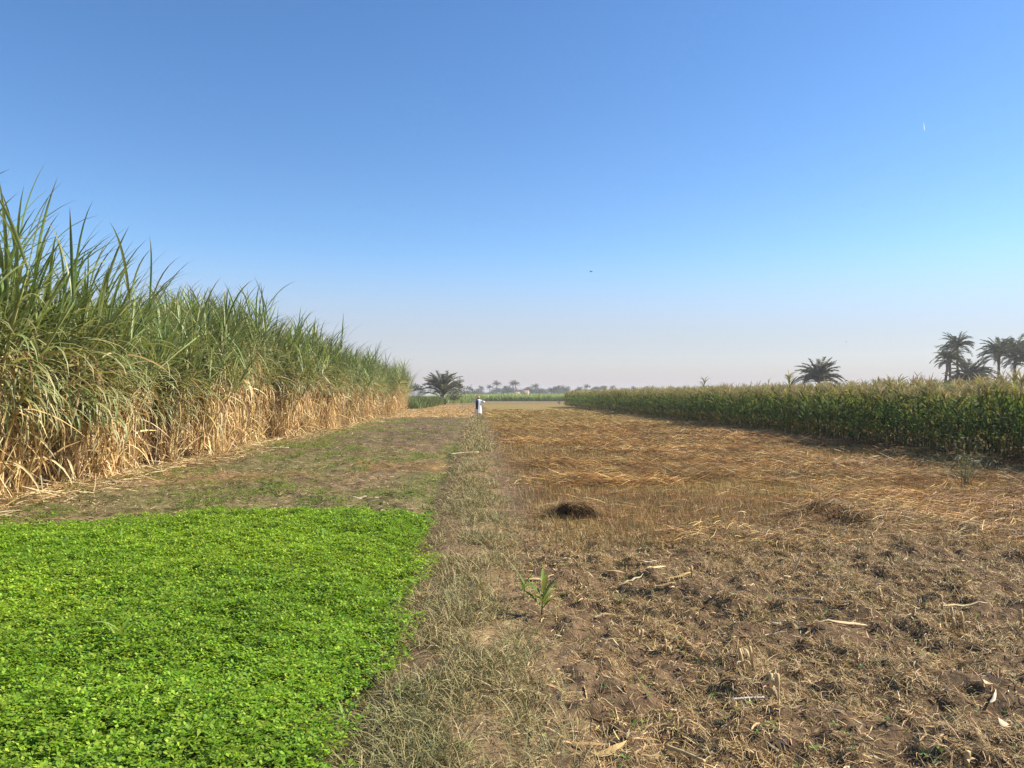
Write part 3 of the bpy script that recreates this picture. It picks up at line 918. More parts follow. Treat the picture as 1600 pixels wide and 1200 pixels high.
# shrubs by the foot of the left palm
def shrub(x, y, h, w, label, seed, cols, name='shrub', stems=26, thin=1.0):
    t = empty(name, (x, y, float(H(x, y))), 0)
    m1, m2 = MB(), MB()
    n = stems
    P, S, N = arcs(np.stack([U(-.1, .1, n) * w, U(-.1, .1, n) * w, np.zeros(n)], 1), U(0, 6.28, n), U(.8, 1.5, n), U(.6, 1.1, n) * h, U(-.2, .7, n), 7)
    m1.strips(P, np.linspace(.006, .002, 7)[None] * np.ones((n, 1)), S, pick([(.22, .19, .10)], n))
    for j in range(2, 7):
        for r_ in range(5):
            n2 = n
            B = P[:, j] + U(-.02, .02, (n2 * 3)).reshape(n2, 3)
            Q, S2, N2 = arcs(B, U(0, 6.28, n2), U(-.2, 1.2, n2), U(.05, .14, n2) * h, U(0, 1, n2), 3, roll=U(-1, 1, n2))
            m2.strips(Q, np.array([.4, 1, .1])[None] * U(.005, .014, n2)[:, None] * h * thin, S2, pick(cols, n2))
    m1.build('stems', M_WOOD, t); m2.build('foliage', M_LEAF, t)
    tag(t, label, 'shrub')
    return t
x, y, _ = px(1505, 618, 14.7)
shrub(x, y, .95, .5, 'spindly grey green weed bush on the straw in front of the corn', 61, [(.17, .17, .09), (.22, .21, .12), (.12, .14, .06)], 'weed_bush', 30, .45)
x, y, _ = px(709, 618, 150)
shrub(x, y, 5.0, 2.2, 'grey green shrub leaning against the right side of the left palm', 62, [(.12, .13, .06), (.16, .16, .08)], 'shrub', 40)
x, y, _ = px(874, 618, 150)
shrub(x, y, 1.3, 1.0, 'small dark shrub on the bare strip left of the corn', 63, [(.10, .11, .05)], 'shrub', 24)

# ------------------------------------------------------------------ far crops
mb = MB()
def far_blades(x, y, h, w, cols, k=3, lean=.5):
    n = len(x)
    P, S, N = arcs(np.stack([x, y, np.zeros(n)], 1), U(0, 6.28, n), U(1.1, 1.56, n), h, U(0, lean, n), k, roll=U(-1.5, 1.5, n))
    mb.strips(P, np.array([1, 1, .3])[None] * w[:, None], S, cols)
n = 26000
x = U(-75, 62, n); y = 243 + 22 * rng.random(n) ** 1.6
hh = 2.25 + .5 * (fbm(x * .12, y * .02, 3, 3) - .5) * 2
far_blades(x, y, hh * U(.7, 1.12, n), U(.05, .10, n), pick([(.30, .40, .10), (.36, .44, .12), (.25, .34, .09), (.38, .40, .15)], n))
n = 60
o = mb.build('far_sugarcane', M_CANE)
tag(o, 'pale green strip of young sugarcane across the far end of the field', 'sugarcane', kind='stuff')
mb = MB()
n = 7000
y = 100 + 52 * rng.random(n); s = -8.9 + (y - 100) * .02 + U(-3.5, 2.3, n) ; x = s - SL * y - .7
far_blades(x, y, U(1.0, 1.9, n), U(.02, .045, n), pick([(.15, .21, .05), (.19, .25, .07), (.24, .26, .10), (.12, .17, .05)], n))
o = mb.build('reeds', M_LEAF)
tag(o, 'dark green patch of reedy grass between the sugarcane end and the left palm', 'grass', kind='stuff')
mb = MB()
n = 9000
x = U(-75, -8, n); y = U(176, 238, n)
far_blades(x, y, U(1.0, 2.0, n), U(.04, .08, n), pick([(.20, .26, .06), (.24, .28, .09)], n) )
kk = None
o = mb.build('green_crop', M_LEAF)
tag(o, 'light green crop beyond the smoke at the end of the left strip', 'crop', kind='stuff')

# ------------------------------------------------------------------ far houses
def box(mb, c, d, C):
    x0, y0, z0 = c; dx, dy, dz = d
    V = [(x0 + sx * dx / 2, y0 + sy * dy / 2, z0 + sz * dz) for sx in (-1, 1) for sy in (-1, 1) for sz in (0, 1)]
    F = [(0, 1, 3, 2), (4, 6, 7, 5), (0, 4, 5, 1), (2, 3, 7, 6), (0, 2, 6, 4), (1, 5, 7, 3)]
    mb.add(np.array(V), F4=F, C=C)
def house(u, Y, w, h, label, rz):
    x = (u - 800) / 1200 * Y
    t = empty('mud_house', (x, Y, 0), rz)
    m = MB(); box(m, (0, 0, 0), (w, 4.0, h), (.42, .27, .19)); m.build('wall', M_WALL, t)
    m = MB(); box(m, (0, 0, h + .003), (w + .3, 4.3, .22), (.30, .21, .15)); m.build('roof', M_WALL, t)
    m = MB(); box(m, (-w * .22, -2.02, 0), (1.0, .06, 2.0), (.09, .07, .05)); m.build('door', M_WOOD, t)
    for k_ in (.14, .34):
        m = MB(); box(m, (w * k_, -2.02, h * .5), (.8, .06, .9), (.05, .045, .04)); m.build('window', M_WOOD, t)
    tag(t, label, 'house')
house(806, 560, 5.4, 4.4, 'small pinkish mud house low among the far trees, the left one of two', .25)
house(819, 565, 6.6, 5.6, 'taller pinkish mud house with dark openings among the far trees, right one of two', -.2)

# ------------------------------------------------------------------ smoke
def smoke():
    m = MB()
    th = np.linspace(0, 2 * np.pi, 16, endpoint=False); ph = np.linspace(np.pi - .004, .004, 11)
    ringz = np.array([[[math.sin(p) * math.cos(t_), math.sin(p) * math.sin(t_), math.cos(p)] for t_ in th] for p in ph])
    for c, r in (((.4, 0, 1.5), (4.4, 2.4, 1.5)),):
        m.rings(ringz * np.array(r) + np.array(c), (1, 1, 1))
    ma = bpy.data.materials.new('smoke'); ma.use_nodes = True
    t = ma.node_tree; t.nodes.clear()
    out = t.nodes.new("ShaderNodeOutputMaterial"); pv = t.nodes.new("ShaderNodeVolumePrincipled")
    pv.inputs['Color'].default_value = (.96, .97, 1.0, 1); pv.inputs['Anisotropy'].default_value = .0
    pv.inputs['Density Attribute'].default_value = ''
    ge = t.nodes.new("ShaderNodeTexCoord"); no = t.nodes.new("ShaderNodeTexNoise")
    no.inputs['Scale'].default_value = .55; no.inputs['Detail'].default_value = 4
    t.links.new(ge.outputs['Object'], no.inputs['Vector'])
    mr = t.nodes.new("ShaderNodeMapRange"); mr.inputs['From Min'].default_value = .40; mr.inputs['From Max'].default_value = .68; mr.inputs['To Max'].default_value = .40
    t.links.new(no.outputs[0], mr.inputs['Value']); t.links.new(mr.outputs[0], pv.inputs['Density'])
    t.links.new(pv.outputs[0], out.inputs['Volume'])
    o = m.build('smoke', ma, None, True)
    o.location = px(662, 618, 160)[:2] + (0,)
    tag(o, 'thin bluish white smoke drifting low between sugarcane and left palm', 'smoke', kind='stuff')
smoke()

# ------------------------------------------------------------------ person
def skin_chain(name, mat, parent, verts, edges, radii, root=0, levels=2):
    me = bpy.data.meshes.new(name)
    me.from_pydata(verts, edges, [])
    o = bpy.data.objects.new(name, me); COL.objects.link(o); o.parent = parent
    sk = o.modifiers.new('skin', 'SKIN')
    if not me.skin_vertices: me.skin_vertices.new()
    for i_, r in enumerate(radii):
        me.skin_vertices[0].data[i_].radius = (r, r) if np.isscalar(r) else r
        me.skin_vertices[0].data[i_].use_root = (i_ == root)
    sk.use_smooth_shade = True
    su = o.modifiers.new('sub', 'SUBSURF'); su.levels = levels; su.render_levels = levels
    me.materials.append(mat)
    return o

def flat_mat(name, c, rough=.8):
    m = bpy.data.materials.new(name); m.use_nodes = True
    t = m.node_tree; p = t.nodes['Principled BSDF']; p.inputs['Roughness'].default_value = rough; p.inputs['Specular IOR Level'].default_value = .2
    no = t.nodes.new("ShaderNodeTexNoise"); no.inputs['Scale'].default_value = 40
    mr = t.nodes.new("ShaderNodeMix"); mr.data_type = 'RGBA'
    mr.inputs['A'].default_value = tuple(v * .85 for v in c) + (1,); mr.inputs['B'].default_value = tuple(min(1, v * 1.12) for v in c) + (1,)
    t.links.new(no.outputs[0], mr.inputs['Factor']); t.links.new(mr.outputs['Result'], p.inputs['Base Color'])
    return m

def person():
    X0, Y0, _ = px(747.5, 618, 67.3)
    t = empty('person', (X0, Y0, float(H(X0, Y0)) + .005), R(8), 1.0)
    sk = flat_mat('brown_skin', (.20, .11, .07), .55)
    V, E, RR = [], [], []
    def v(p, r, link=None):
        V.append(p); RR.append(r)
        if link is not None: E.append((link, len(V) - 1))
        return len(V) - 1
    pel = v((0, 0, .88), (.14, .10)); ab = v((0, .01, 1.05), (.13, .095), pel); ch = v((0, .01, 1.24), (.155, .105), ab)
    nk0 = v((0, 0, 1.37), .065, ch); nk = v((0, -.01, 1.43), .05, nk0); hd = v((0, -.02, 1.50), (.066, .078), nk); hd2 = v((0, -.025, 1.58), (.074, .088), hd); hd3 = v((0, -.015, 1.64), (.058, .07), hd2)
    v((0, -.112, 1.525), .012, hd)                       # nose
    for sg in (-1, 1):
        v((sg * .082, -.01, 1.535), (.010, .02), hd)      # ear
        sh = v((sg * .19, 0, 1.33), .062, ch)
        el = v((sg * .40, -.02, 1.17), .045, sh); mid = v((sg * .46, -.01, 1.29), .038, el)
        wr = v((sg * .505, .0, 1.385), .026, mid); pm = v((sg * .525, .0, 1.44), (.036, .018), wr)
        for f_, (dx, L_) in enumerate(((-.030, .062), (-.010, .072), (.012, .068), (.032, .054))):
            a_ = v((sg * .530, dx, 1.475), .0095, pm)
            b_ = v((sg * .535, dx * 1.05 - .022, 1.475 + L_ * .35), .0088, a_)
            v((sg * .537, dx * 1.05 - .040, 1.475 + L_ * .10), .0078, b_)
        th = v((sg * .515, -.040, 1.43), .011, pm); v((sg * .520, -.055, 1.465), .009, th)
        hp = v((sg * .095, 0, .80), .088, pel)
        kn = v((sg * .10, -.02 + sg * .05, .46), .056, hp); cf = v((sg * .10, .02 + sg * .06, .30), .052, kn)
        an = v((sg * .10, .05 * sg + .03, .085), .036, cf); v((sg * .105, .05 * sg - .03, .035), .036, an); v((sg * .115, .05 * sg - .14, .025), (.040, .022), len(V) - 1)
    skin_chain('body', sk, t, V, E, RR, 0, 2)
    # white robe: lofted gown with sleeves
    m = MB()
    th_ = np.linspace(0, 2 * np.pi, 40, endpoint=False)
    prof = [(1.425, .075, .075), (1.40, .13, .095), (1.36, .20, .12), (1.30, .225, .135), (1.15, .215, .15), (.95, .215, .165), (.7, .235, .185), (.45, .26, .21), (.25, .285, .23), (.16, .295, .24)]
    rr = []
    for z_, a_, b_ in prof:
        f_ = (1.42 - z_) / 1.3
        wob = 1 + .07 * f_ * np.sin(th_ * 7 + z_ * 2) + .04 * f_ * np.sin(th_ * 11 + 1)
        rr.append(np.stack([a_ * wob * np.cos(th_), b_ * wob * np.sin(th_), z_ + .012 * np.sin(th_ * 3) * f_], 1))
    m.rings(np.array(rr), (.80, .79, .78))
    for sg in (-1, 1):
        c_ = np.array([(sg * .15, 0, 1.32), (sg * .25, 0, 1.27), (sg * .36, -.015, 1.20), (sg * .43, -.02, 1.22), (sg * .47, -.01, 1.30)])
        rad = np.array([.085, .095, .105, .12, .115])
        rs = []
        for i_, (c, r) in enumerate(zip(c_, rad)):
            d = c_[min(i_ + 1, 4)] - c_[max(i_ - 1, 0)]; d /= np.linalg.norm(d)
            a_ = np.cross(d, (0, 1, 0)); a_ /= np.linalg.norm(a_); b_ = np.cross(d, a_)
            t2 = np.linspace(0, 2 * np.pi, 20, endpoint=False)
            wob = 1 + .06 * np.sin(t2 * 5 + i_)
            rs.append(c + r * (np.cos(t2) * wob)[:, None] * a_ + r * (np.sin(t2) * wob)[:, None] * b_ + np.array([0, 0, -.03 if i_ > 1 else 0]))
        m.rings(np.array(rs), (.80, .79, .78))
    ro = m.build('robe', flat_mat('white_cotton', (.80, .79, .77)), t, True)
    sd = ro.modifiers.new('thick', 'SOLIDIFY'); sd.thickness = .008
    # dark shawl over the left shoulder (image left), hanging front and back
    m = MB()
    path_ = np.array([(-.11, .23, .78), (-.115, .21, 1.0), (-.12, .185, 1.2), (-.125, .14, 1.34), (-.125, .05, 1.405), (-.125, -.05, 1.40), (-.125, -.15, 1.32), (-.13, -.19, 1.15), (-.14, -.215, .95), (-.15, -.24, .72), (-.155, -.25, .60)])
    hw = np.array([.10, .10, .095, .085, .075, .075, .085, .10, .105, .105, .10])
    cross = np.linspace(-1, 1, 9)
    Vs = []
    for p, w_ in zip(path_, hw):
        for q in cross:
            Vs.append((p[0] + q * w_, p[1] + .012 * math.sin(q * 9) * (1 if p[1] < 0 else -1), p[2] - .03 * q * q + (-.05 if q < -.5 else 0) * (1 if p[2] > 1.3 else 0)))
    nq = len(cross)
    F = [(i_ * nq + j_, i_ * nq + j_ + 1, (i_ + 1) * nq + j_ + 1, (i_ + 1) * nq + j_) for i_ in range(len(path_) - 1) for j_ in range(nq - 1)]
    m.add(Vs, F4=F, C=(.02, .022, .03))
    sh_ = m.build('shawl', flat_mat('navy_cloth', (.022, .024, .035)), t, True)
    sd = sh_.modifiers.new('thick', 'SOLIDIFY'); sd.thickness = .014
    # wound turban
    m = MB()
    ph = np.linspace(0, 2 * np.pi * 4.2, 110)
    q = np.linspace(0, 1, 110)
    m.tube(np.stack([(.098 - .045 * q) * np.cos(ph), -.02 + (.108 - .045 * q) * np.sin(ph), 1.575 + .11 * q + .012 * np.sin(ph * .5 + 1)], 1), .030 - .006 * q, (.5, .38, .25), sides=7)
    m.tube([[0, -.02, 1.62], [0, -.02, 1.70], [0, -.02, 1.715]], [.085, .06, .01], (.5, .38, .25), sides=10)
    m.build('turban', flat_mat('tan_cotton', (.62, .46, .30)), t, True)
    # sandals
    for sg in (-1, 1):
        m = MB(); box(m, (sg * .11, .05 * sg - .05, -.004), (.095, .27, .018), (.05, .035, .03)); m.build('sandal', flat_mat('sandal_leather', (.06, .04, .03)), t)
    tag(t, 'person in long white robe, dark shawl and tan turban, arms spread over a stick', 'person')
    s_ = MB()
    s_.tube([(-.66, .05, 1.452), (-.3, .09, 1.462), (0, .10, 1.455), (.3, .09, 1.462), (.64, .05, 1.452)], [.013, .015, .015, .014, .012], (.20, .13, .07), sides=8)
    so = s_.build('walking_stick', M_WOOD, None, True)
    so.location = t.location; so.rotation_euler = t.rotation_euler
    tag(so, 'long brown stick lying across the shoulders of the person in white', 'stick')
person()

# ------------------------------------------------------------------ birds and contrail
def bird(u, v, Y, span, rz, flap, label):
    t = empty('bird', px(u, v, Y), rz)
    b = MB(); k = np.linspace(0, 1, 9)
    b.tube(np.stack([np.zeros(9), (k - .5) * span * .55, .01 * np.sin(k * 3)], 1), span * np.array([.012, .035, .05, .07, .075, .07, .05, .03, .01]), (.03, .03, .032), sides=8)
    b.build('body', M_WOOD, t, True)
    for sg in (-1, 1):
        w = MB()
        P = np.array([[[sg * span * .02, 0, 0], [sg * span * .2, -.02 * span, flap * span * .12], [sg * span * .38, .02 * span, flap * span * .16], [sg * span * .5, .10 * span, flap * span * .10]]])
        w.strips(P, np.array([[.13, .12, .08, .01]]) * span, np.array([[[0, 1.0, 0]]]), (.028, .028, .03))
        wo = w.build('wing', M_WOOD, t); sd = wo.modifiers.new('thick', 'SOLIDIFY'); sd.thickness = span * .012
    tag(t, label, 'bird')
bird(924, 424, 58, .44, .9, .6, 'small dark bird gliding high over the middle of the field')
bird(1323, 534, 75, .36, -.6, -.3, 'tiny dark bird flying low between the two palm groups on the right')

def contrail():
    Y = 9000
    m = MB()
    k = np.linspace(0, 1, 12)
    a, b = np.array(px(1446.4, 186, Y)), np.array(px(1448, 202, Y * .97))
    pts = a + (b - a) * k[:, None]
    m.tube(pts, 9.0 * np.sin(.12 + k * 2.6) ** .8 * (.3 + .7 * k), (1, 1, 1), sides=10)
    ma = bpy.data.materials.new('ice_trail'); ma.use_nodes = True
    t = ma.node_tree; t.nodes.clear()
    out = t.nodes.new("ShaderNodeOutputMaterial")
    vs = t.nodes.new("ShaderNodeVolumePrincipled"); vs.inputs['Color'].default_value = (1, 1, 1, 1)
    vs.inputs['Density'].default_value = .018; vs.inputs['Density Attribute'].default_value = ''
    t.links.new(vs.outputs[0], out.inputs['Volume'])
    o = m.build('contrail', ma, None, True)
    tag(o, 'short white vapour trail high in the blue sky at right', 'contrail')
contrail()

# ------------------------------------------------------------------ single things lying or standing in the field
def gpt(u, v):
    Y = EYE * 1200 / (v - 618); X = (u - 800) / 1200 * Y
    return X, Y
def husk(u, v, L, w, az, label, col=(.50, .37, .20), el=.25, droop=.7, curl=.4, name='dry_leaf', lift=.025, cat='dry leaf', group=None, k=9):
    X, Y = gpt(u, v)
    m = MB()
    one = np.ones(1)
    P, S, N = arcs(np.zeros((1, 3)), one * az, one * el, one * L, one * droop, k, 1.2, curl=one * curl, roll=np.linspace(-.2, rng.uniform(.2, 1.1), k)[None])
    P = P - P.mean(1, keepdims=True) * np.array([1, 1, 0])
    Pz = H(P[..., 0] + X, P[..., 1] + Y) - float(H(X, Y)) + lift
    P[..., 2] = np.maximum(P[..., 2] * .6 + .01, Pz)
    prof = np.array([.35, .7, .95, 1, .95, .85, .65, .4, .08])
    tint = np.linspace(.85, 1.15, k)[None, :, None] * np.asarray(col)[None, None]
    m.strips(P, prof[None] * w, S, tint, fold=.45, N=N)
    o = m.build(name, M_STRAW, None, True)
    sd = o.modifiers.new('thick', 'SOLIDIFY'); sd.thickness = .0012
    o.location = (X, Y, float(H(X, Y)))
    tag(o, label, cat, group)
    return o
husk(1312, 980, .40, .022, -.25, 'long pale corn leaf lying flat in the middle of the right foreground', (.62, .47, .27), .2, .5, .3)
husk(1262, 988, .14, .030, 2.2, 'short folded tan husk touching the left end of the long pale leaf', (.56, .38, .20), .9, 1.6)
husk(1215, 970, .15, .014, .1, 'grey flat leaf scrap left of the folded tan husk', (.42, .36, .28), .1, .3)
husk(1490, 950, .52, .016, .22, 'long bent straw coloured corn leaf on the right, below the weed bush', (.60, .46, .24), .15, .4, -.5)
husk(1270, 897, .20, .035, .6, 'brown curled corn leaf arched over dark soil right of the upright stick', (.42, .27, .13), 1.0, 2.0)
husk(1288, 903, .16, .028, 2.6, 'second curled brown leaf leaning against the arched one', (.45, .30, .15), 1.0, 2.2)
husk(1229, 896, .10, .030, .3, 'pale crumpled husk at the foot of the upright stick', (.60, .46, .30), .6, 1.4)
husk(1120, 826, .30, .018, .15, 'yellow dry leaf at the edge of the straw, right of the dark heap', (.52, .36, .10), .3, .7)
husk(1146, 822, .20, .016, 2.7, 'bent yellow leaf beside the dry leaf at the straw edge', (.50, .33, .10), .7, 1.5)
husk(948, 1186, .26, .020, .35, 'tan leaf at the bottom centre of the photo', (.48, .33, .13), .2, .4)
husk(920, 1172, .22, .010, -.15, 'narrow brown leaf just above the bottom centre tan leaf', (.38, .24, .10), .15, .4)
husk(1562, 1140, .11, .028, 1.3, 'upright crumpled husk in the lower right corner', (.58, .42, .26), 1.2, 1.2)
husk(1536, 1078, .10, .026, 1.7, 'brown crumpled husk standing above the lower right corner', (.46, .32, .18), 1.2, .9)
husk(1548, 1090, .15, .010, .6, 'thin white husk strip lying against the brown crumpled husk', (.66, .56, .40), .2, .2)
husk(1020, 902, .36, .016, .35, 'pale leaf crossing the litter heap in the centre right', (.62, .48, .24), .25, .5)
husk(1060, 912, .40, .020, .30, 'yellowish leaf at the right of the centre litter heap', (.54, .38, .14), .2, .5)
husk(985, 912, .42, .012, .55, 'long thin leaf rising left out of the centre litter heap', (.58, .46, .26), .25, .5)
husk(1012, 888, .22, .018, -.4, 'white leaf on top of the centre litter heap', (.66, .56, .40), .5, 1.0)
husk(960, 895, .24, .016, -.7, 'tan leaf at the left end of the centre litter heap', (.52, .38, .20), .5, 1.0)
husk(1035, 925, .26, .016, -.15, 'brown curled leaf below the centre litter heap', (.40, .26, .12), .5, 1.1)
husk(840, 908, .34, .018, .05, 'flat straw coloured leaf in the small litter patch above the maize seedling', (.56, .40, .20), .1, .3)
husk(850, 888, .20, .022, .9, 'brown leaf standing in the small litter patch above the maize seedling', (.36, .23, .11), .9, 1.6)
husk(885, 880, .14, .018, .4, 'white leaf scrap right of the small litter patch', (.66, .55, .38), .4, .9)
husk(948, 952, .16, .014, -.2, 'yellow brown leaf lying between the two litter patches and the soil below', (.48, .32, .12), .3, .7)
husk(560, 776, .34, .030, .35, 'white dry husk lying just beyond the clover', (.66, .54, .34), .3, .7, name='dry_husk', cat='husk')
husk(1330, 800, .16, .016, .35, 'pale leaf scrap just above the dark hole', (.58, .44, .24), .3, .6)

def stick(u, v, L, r, az, el, label, col=(.52, .40, .22), name='dry_stalk', z=.02, joints=3):
    X, Y = gpt(u, v)
    m = MB()
    k = np.linspace(0, 1, 2 * joints + 2)
    d = np.array([math.cos(el) * math.cos(az), math.cos(el) * math.sin(az), math.sin(el)])
    pts = d * (k[:, None] * L) + np.array([0, 0, 1]) * (.012 * np.sin(k * 4) * L)[:, None]
    if el < .3: pts = pts - d * L / 2
    rad = r * (1 + .18 * (np.arange(len(k)) % 2)) * (1 - .25 * k)
    m.tube(pts, rad, np.asarray(col)[None] * (.85 + .3 * (np.arange(len(k)) % 2))[:, None], sides=7)
    o = m.build(name, M_STRAW, None, True)
    zz = H(pts[:, 0] + X, pts[:, 1] + Y).max() if el < .3 else float(H(X, Y)) - .03
    o.location = (X, Y, float(zz) + (r + z * .3 if el < .3 else 0))
    tag(o, label, 'stalk')
stick(1236, 892, .26, .009, .1, 1.15, 'pale stick standing slanted in the right field above the crumpled husk', (.62, .48, .30))
stick(1068, 1182, .26, .010, -1.0, .12, 'straw coloured stalk at the bottom edge right of centre', (.56, .42, .20))
stick(1166, 1096, .20, .008, .05, .06, 'white peeled stalk lying in the lower right field', (.68, .60, .50))
stick(725, 712, 1.0, .022, .55, .05, 'bent cane stalk lying on the bank edge short of the person', (.58, .44, .26))
stick(432, 702, .8, .025, .2, .03, 'pale cane stalk lying on the weeds in front of the sugarcane', (.62, .52, .34))
stick(190, 738, .9, .018, .1, .03, 'thin dry cane stalk lying at the foot of the near sugarcane', (.56, .42, .24))
stick(352, 716, 1.1, .016, .3, .03, 'thin reddish stalk lying before the sugarcane, left of the pale cane stalk', (.48, .28, .16))
stick(720, 787, .36, .010, .15, .05, 'thin pale stalk on the bank just past the clover corner', (.58, .44, .28))
stick(745, 806, .40, .009, .2, .05, 'thin brown stalk on the bank right of the clover corner', (.46, .32, .18))
stick(1255, 950, .30, .007, -.5, .08, 'thin grey twig beside the long pale corn leaf', (.36, .28, .2))
stick(930, 801, .09, .012, 1.3, 1.4, 'short yellow stub standing by the dark straw heap', (.60, .44, .20))

def stub(x, y, h, r, rz, label, group, tilt=.1):
    t = MB()
    a = rng.uniform(0, 6.28)
    k = np.linspace(0, 1, 5)
    pts = np.stack([tilt * h * k * math.cos(a), tilt * h * k * math.sin(a), h * k], 1)
    t.tube(pts, r * np.array([1.15, 1, .95, 1.1, .9]), np.array([.46, .33, .15])[None] * np.array([.5, .7, 1, 1.1, 1.25])[:, None], sides=7)
    B = np.tile(pts[2], (3, 1))
    P, S, N = arcs(B, U(0, 6.28, 3), U(.6, 1.2, 3), U(.4, .9, 3) * h, U(1, 2.4, 3), 4)
    t.strips(P, np.array([.8, 1, .7, .1])[None] * r * .8 * np.ones((3, 1)), S, pick([(.50, .38, .22)], 3))
    o = t.build('stalk_stub', M_STRAW)
    o.location = (x, y, float(H(x, y)) - .012)
    tag(o, label, 'stalk stub', group)
G_ST = 'cut corn stubs in the right field'
named = [(1163, 1058, .13, 'cut corn stub, left one of the dark-footed pair in the lower middle'), (1177, 1052, .15, 'cut corn stub, right one of the dark-footed pair in the lower middle'),
         (1201, 1098, .14, 'thick cut corn stub in front of the dark-footed pair'), (1212, 1096, .15, 'thin cut corn stub right beside the thick front one'),
         (1488, 985, .15, 'cut corn stub under the long bent leaf, left of a pair'), (1502, 984, .14, 'cut corn stub under the long bent leaf, right of a pair'),
         (1470, 960, .11, 'cut corn stub pricking up through the long bent leaf'), (1375, 940, .09, 'leaning pale corn stub in the middle of the right field'), (1385, 944, .08, 'short pale corn stub beside the leaning one'),
         (1410, 1018, .07, 'low yellow corn stub in the right foreground, left of a pair'), (1417, 1016, .06, 'low yellow corn stub in the right foreground, right of a pair'),
         (1505, 1198, .08, 'broad cut stub at the bottom edge on the right'), (1592, 975, .12, 'cut corn stub at the right edge of the photo'), (1549, 1006, .07, 'lone corn stub in the right foreground near the edge'),
         (1080, 918, .10, 'yellow corn stub standing in the centre litter heap'), (1038, 1010, .08, 'single orange corn stub below the centre litter heap'), (997, 1004, .09, 'pale corn stub in the lower centre beside green sprouts'),
         (1350, 890, .09, 'pale corn stub right of the curled brown leaves'), (1410, 856, .10, 'thin corn stub in the upper right field'), (1366, 855, .11, 'bent corn stub left of the thin one in the upper right field'),
         (877, 840, .10, 'pale corn stub in the dead grass below the dark heap'), (908, 842, .10, 'pale slim stub right of the one below the dark heap'), (1582, 810, .16, 'cut stub by the grassy ditch at the right edge'), (1594, 812, .15, 'second cut stub by the grassy ditch at the right edge'),
         (1225, 865, .08, 'corn stub left of the slanted pale stick')]
for (u, v, h, lb) in named:
    X, Y = gpt(u, v)
    stub(X, Y, h * 1.25, 1.3 * (.008 if 'thick' not in lb and 'broad' not in lb else .010), 0, lb, None, rng.uniform(0, .4))

# dark heap of straw
X, Y = gpt(897, 806)
m = MB()
th = np.linspace(0, 2 * np.pi, 28, endpoint=False)
rr = []
for f_ in np.linspace(0, 1, 9):
    rad = math.cos(f_ * 1.5) * (1 + .12 * np.sin(th * 3 + 1) + .08 * np.sin(th * 5))
    rr.append(np.stack([.25 * rad * np.cos(th), .20 * rad * np.sin(th), .15 * math.sin(f_ * 1.5) + .03 * np.sin(th * 4 + f_ * 3) * (1 - f_)], 1))
m.rings(np.array(rr), (.035, .024, .014))
n = 3600
a = U(0, 6.28, n); f_ = rng.random(n) ** .8 * 1.45
lump = .72 + .7 * vnoise(a * 1.9, f_ * 2.5, 4)
B = np.stack([.32 * lump * np.cos(f_) * np.cos(a), .25 * lump * np.cos(f_) * np.sin(a), .19 * lump * np.sin(f_) - .01], 1)
P, S, N = arcs(B, a + rng.normal(0, .9, n), U(-.4, 1.1, n), U(.08, .28, n), U(.3, 1.8, n), 4, curl=U(-.9, .9, n))
P[..., 2] = np.maximum(P[..., 2], -.02)
m.strips(P, np.array([.8, 1, .8, .2])[None] * U(.0016, .003, n)[:, None], S, pick([(.085, .052, .027), (.06, .038, .021), (.15, .09, .038), (.04, .028, .017)], n, .25))
n = 1500
a = U(-.7, 3.9, n); f_ = U(.0, 1.5, n)
lump = .80 + .7 * vnoise(a * 1.9, f_ * 2.5, 4)
B = np.stack([(.32 * lump + .3 * (f_ < .4)) * np.cos(f_) * np.cos(a), .25 * lump * np.cos(f_) * np.sin(a) + .03, .215 * lump * np.sin(f_)], 1)
P, S, N = arcs(B, rng.normal(0, .5, n) + np.pi * (rng.random(n) < .5), U(-.2, .4, n), U(.2, .5, n), U(.3, 1.0, n), 5)
P[..., 2] = np.maximum(P[..., 2], .0)
m.strips(P, np.array([.8, 1, 1, .8, .2])[None] * U(.0016, .003, n)[:, None], S, pick(SW, n))
n = 160
a = U(0, 6.28, n); r_ = .30 * np.sqrt(rng.random(n))
B = np.stack([r_ * np.cos(a), .75 * r_ * np.sin(a), .17 * (1 - r_ / .34)], 1)
P, S, N = arcs(B, a + rng.normal(0, .6, n), U(.15, 1.2, n), U(.12, .30, n), U(.2, 1.5, n), 5, curl=U(-.8, .8, n))
P[..., 2] = np.maximum(P[..., 2], -.01)
m.strips(P, np.array([.8, 1, 1, .8, .2])[None] * U(.002, .0035, n)[:, None], S, pick([(.30, .19, .08), (.16, .10, .045), (.42, .28, .11), (.07, .045, .025)], n))
o = m.build('straw_heap', M_STRAW)
o.location = (X, Y, float(H(X, Y)) - .02)
o.scale = (.85, .85, .78)
tag(o, 'small dark heap of rotting straw at the near edge of the cut straw', 'straw heap')

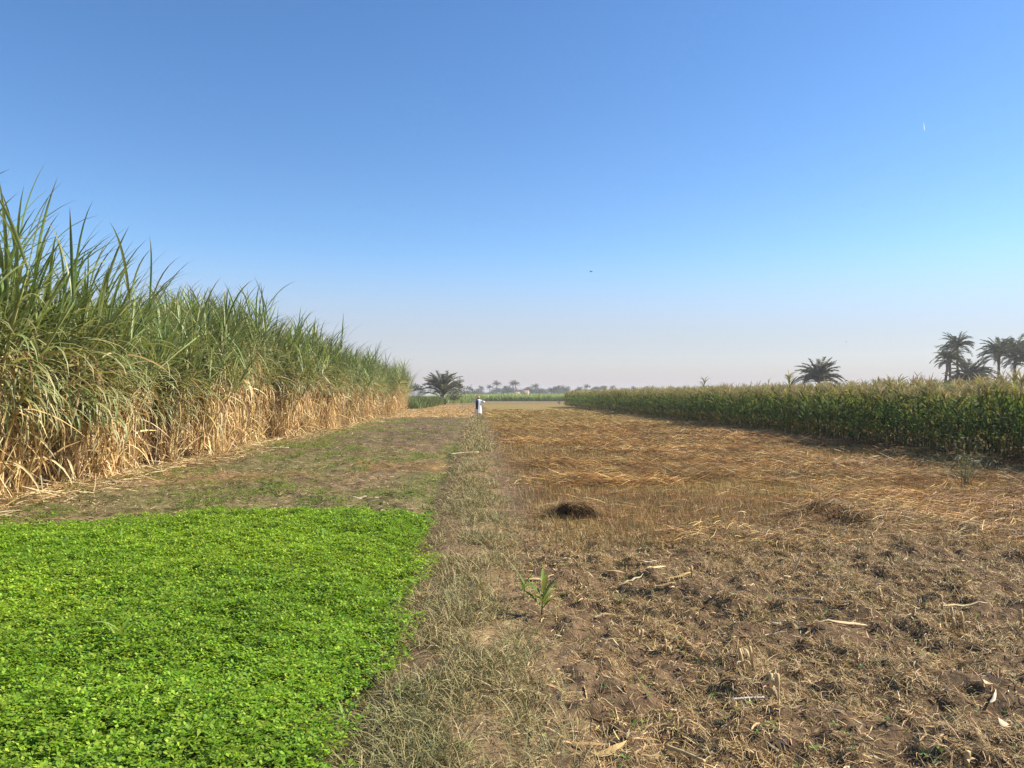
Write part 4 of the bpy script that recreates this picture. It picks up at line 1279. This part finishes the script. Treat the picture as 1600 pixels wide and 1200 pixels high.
# broad-leaved seedlings
def seedling(x, y, h, label, seed, nl=6, name='maize_seedling', cat='seedling', col=((.17, .26, .05), (.22, .29, .08), (.14, .21, .04), (.26, .27, .11)), w=.018):
    t = empty(name, (x, y, float(H(x, y))), 0)
    m1, m2 = MB(), MB()
    k = np.linspace(0, 1, 5)
    pts = np.stack([.04 * h * k, .02 * k * h, h * .55 * k], 1)
    m1.tube(pts, (.006 - .003 * k) * h / .3, (.30, .26, .10), sides=6)
    n = nl
    f = np.linspace(.25, 1, n)
    B = np.stack([np.interp(f, k, pts[:, j]) for j in range(3)], 1)
    P, S, N = arcs(B, np.arange(n) * 2.6 + rng.normal(0, .4, n), U(.7, 1.3, n), U(.5, .85, n) * h, U(.5, 1.7, n), 7, 1.3, roll=U(-.4, .4, n))
    m2.strips(P, np.array([.4, .8, 1, .95, .75, .4, .05])[None] * U(.75, 1.1, n)[:, None] * w * h / .3, S, pick(col, n), fold=.35, N=N)
    m1.build('stem', M_CORN, t); m2.build('leaves', M_CLOV, t)
    tag(t, label, cat)
X, Y = gpt(846, 968)
seedling(X, Y, .36, 'broad-leaved green maize seedling on a tan stem beside the bank', 1, 10, w=.019)
X, Y = gpt(818, 945)
seedling(X, Y, .24, 'smaller pale green maize seedling just left of the tan-stemmed one', 2, 9, w=.015)
for (u, v, h, lb) in [(190, 1030, .42, 'tall maize seedling standing in the middle of the clover'), (146, 958, .34, 'maize seedling in the clover, up and left from the tallest one'), (104, 905, .30, 'dark maize seedling at the left in the clover'),
                      (95, 870, .34, 'maize seedling near the upper left of the clover'), (190, 860, .34, 'blue green maize seedling near the far edge of the clover, left half'), (260, 850, .32, 'arching maize seedling near the far edge of the clover, below the sprout strip'),
                      (352, 832, .34, 'maize seedling on the far edge of the clover, middle'), (506, 852, .36, 'pair-leaved maize seedling at the far right part of the clover'), (540, 1135, .26, 'upright maize seedling near the lower right edge of the clover'),
                      (625, 1095, .16, 'broad-leaved seedling outside the clover edge, near the bottom')]:
    X, Y = gpt(u, v)
    seedling(X, Y, h * .8, lb, int(u), 6, col=((.20, .34, .05), (.26, .38, .08)), w=.014)

# ------------------------------------------------------------------ haze
def haze():
    m = MB(); box(m, (0, 690, -1.2), (2990, 1500, 15.5), (1, 1, 1))
    ma = bpy.data.materials.new('haze'); ma.use_nodes = True
    t = ma.node_tree; t.nodes.clear()
    out = t.nodes.new("ShaderNodeOutputMaterial"); pv = t.nodes.new("ShaderNodeVolumePrincipled")
    pv.inputs['Color'].default_value = (.88, .90, .97, 1); pv.inputs['Density'].default_value = .0004
    pv.inputs['Density Attribute'].default_value = ''; pv.inputs['Anisotropy'].default_value = .2
    t.links.new(pv.outputs[0], out.inputs['Volume'])
    ma.cycles.homogeneous_volume = True
    o = m.build('haze', ma)
    tag(o, 'thin dusty haze over the fields', 'haze', kind='stuff')
haze()
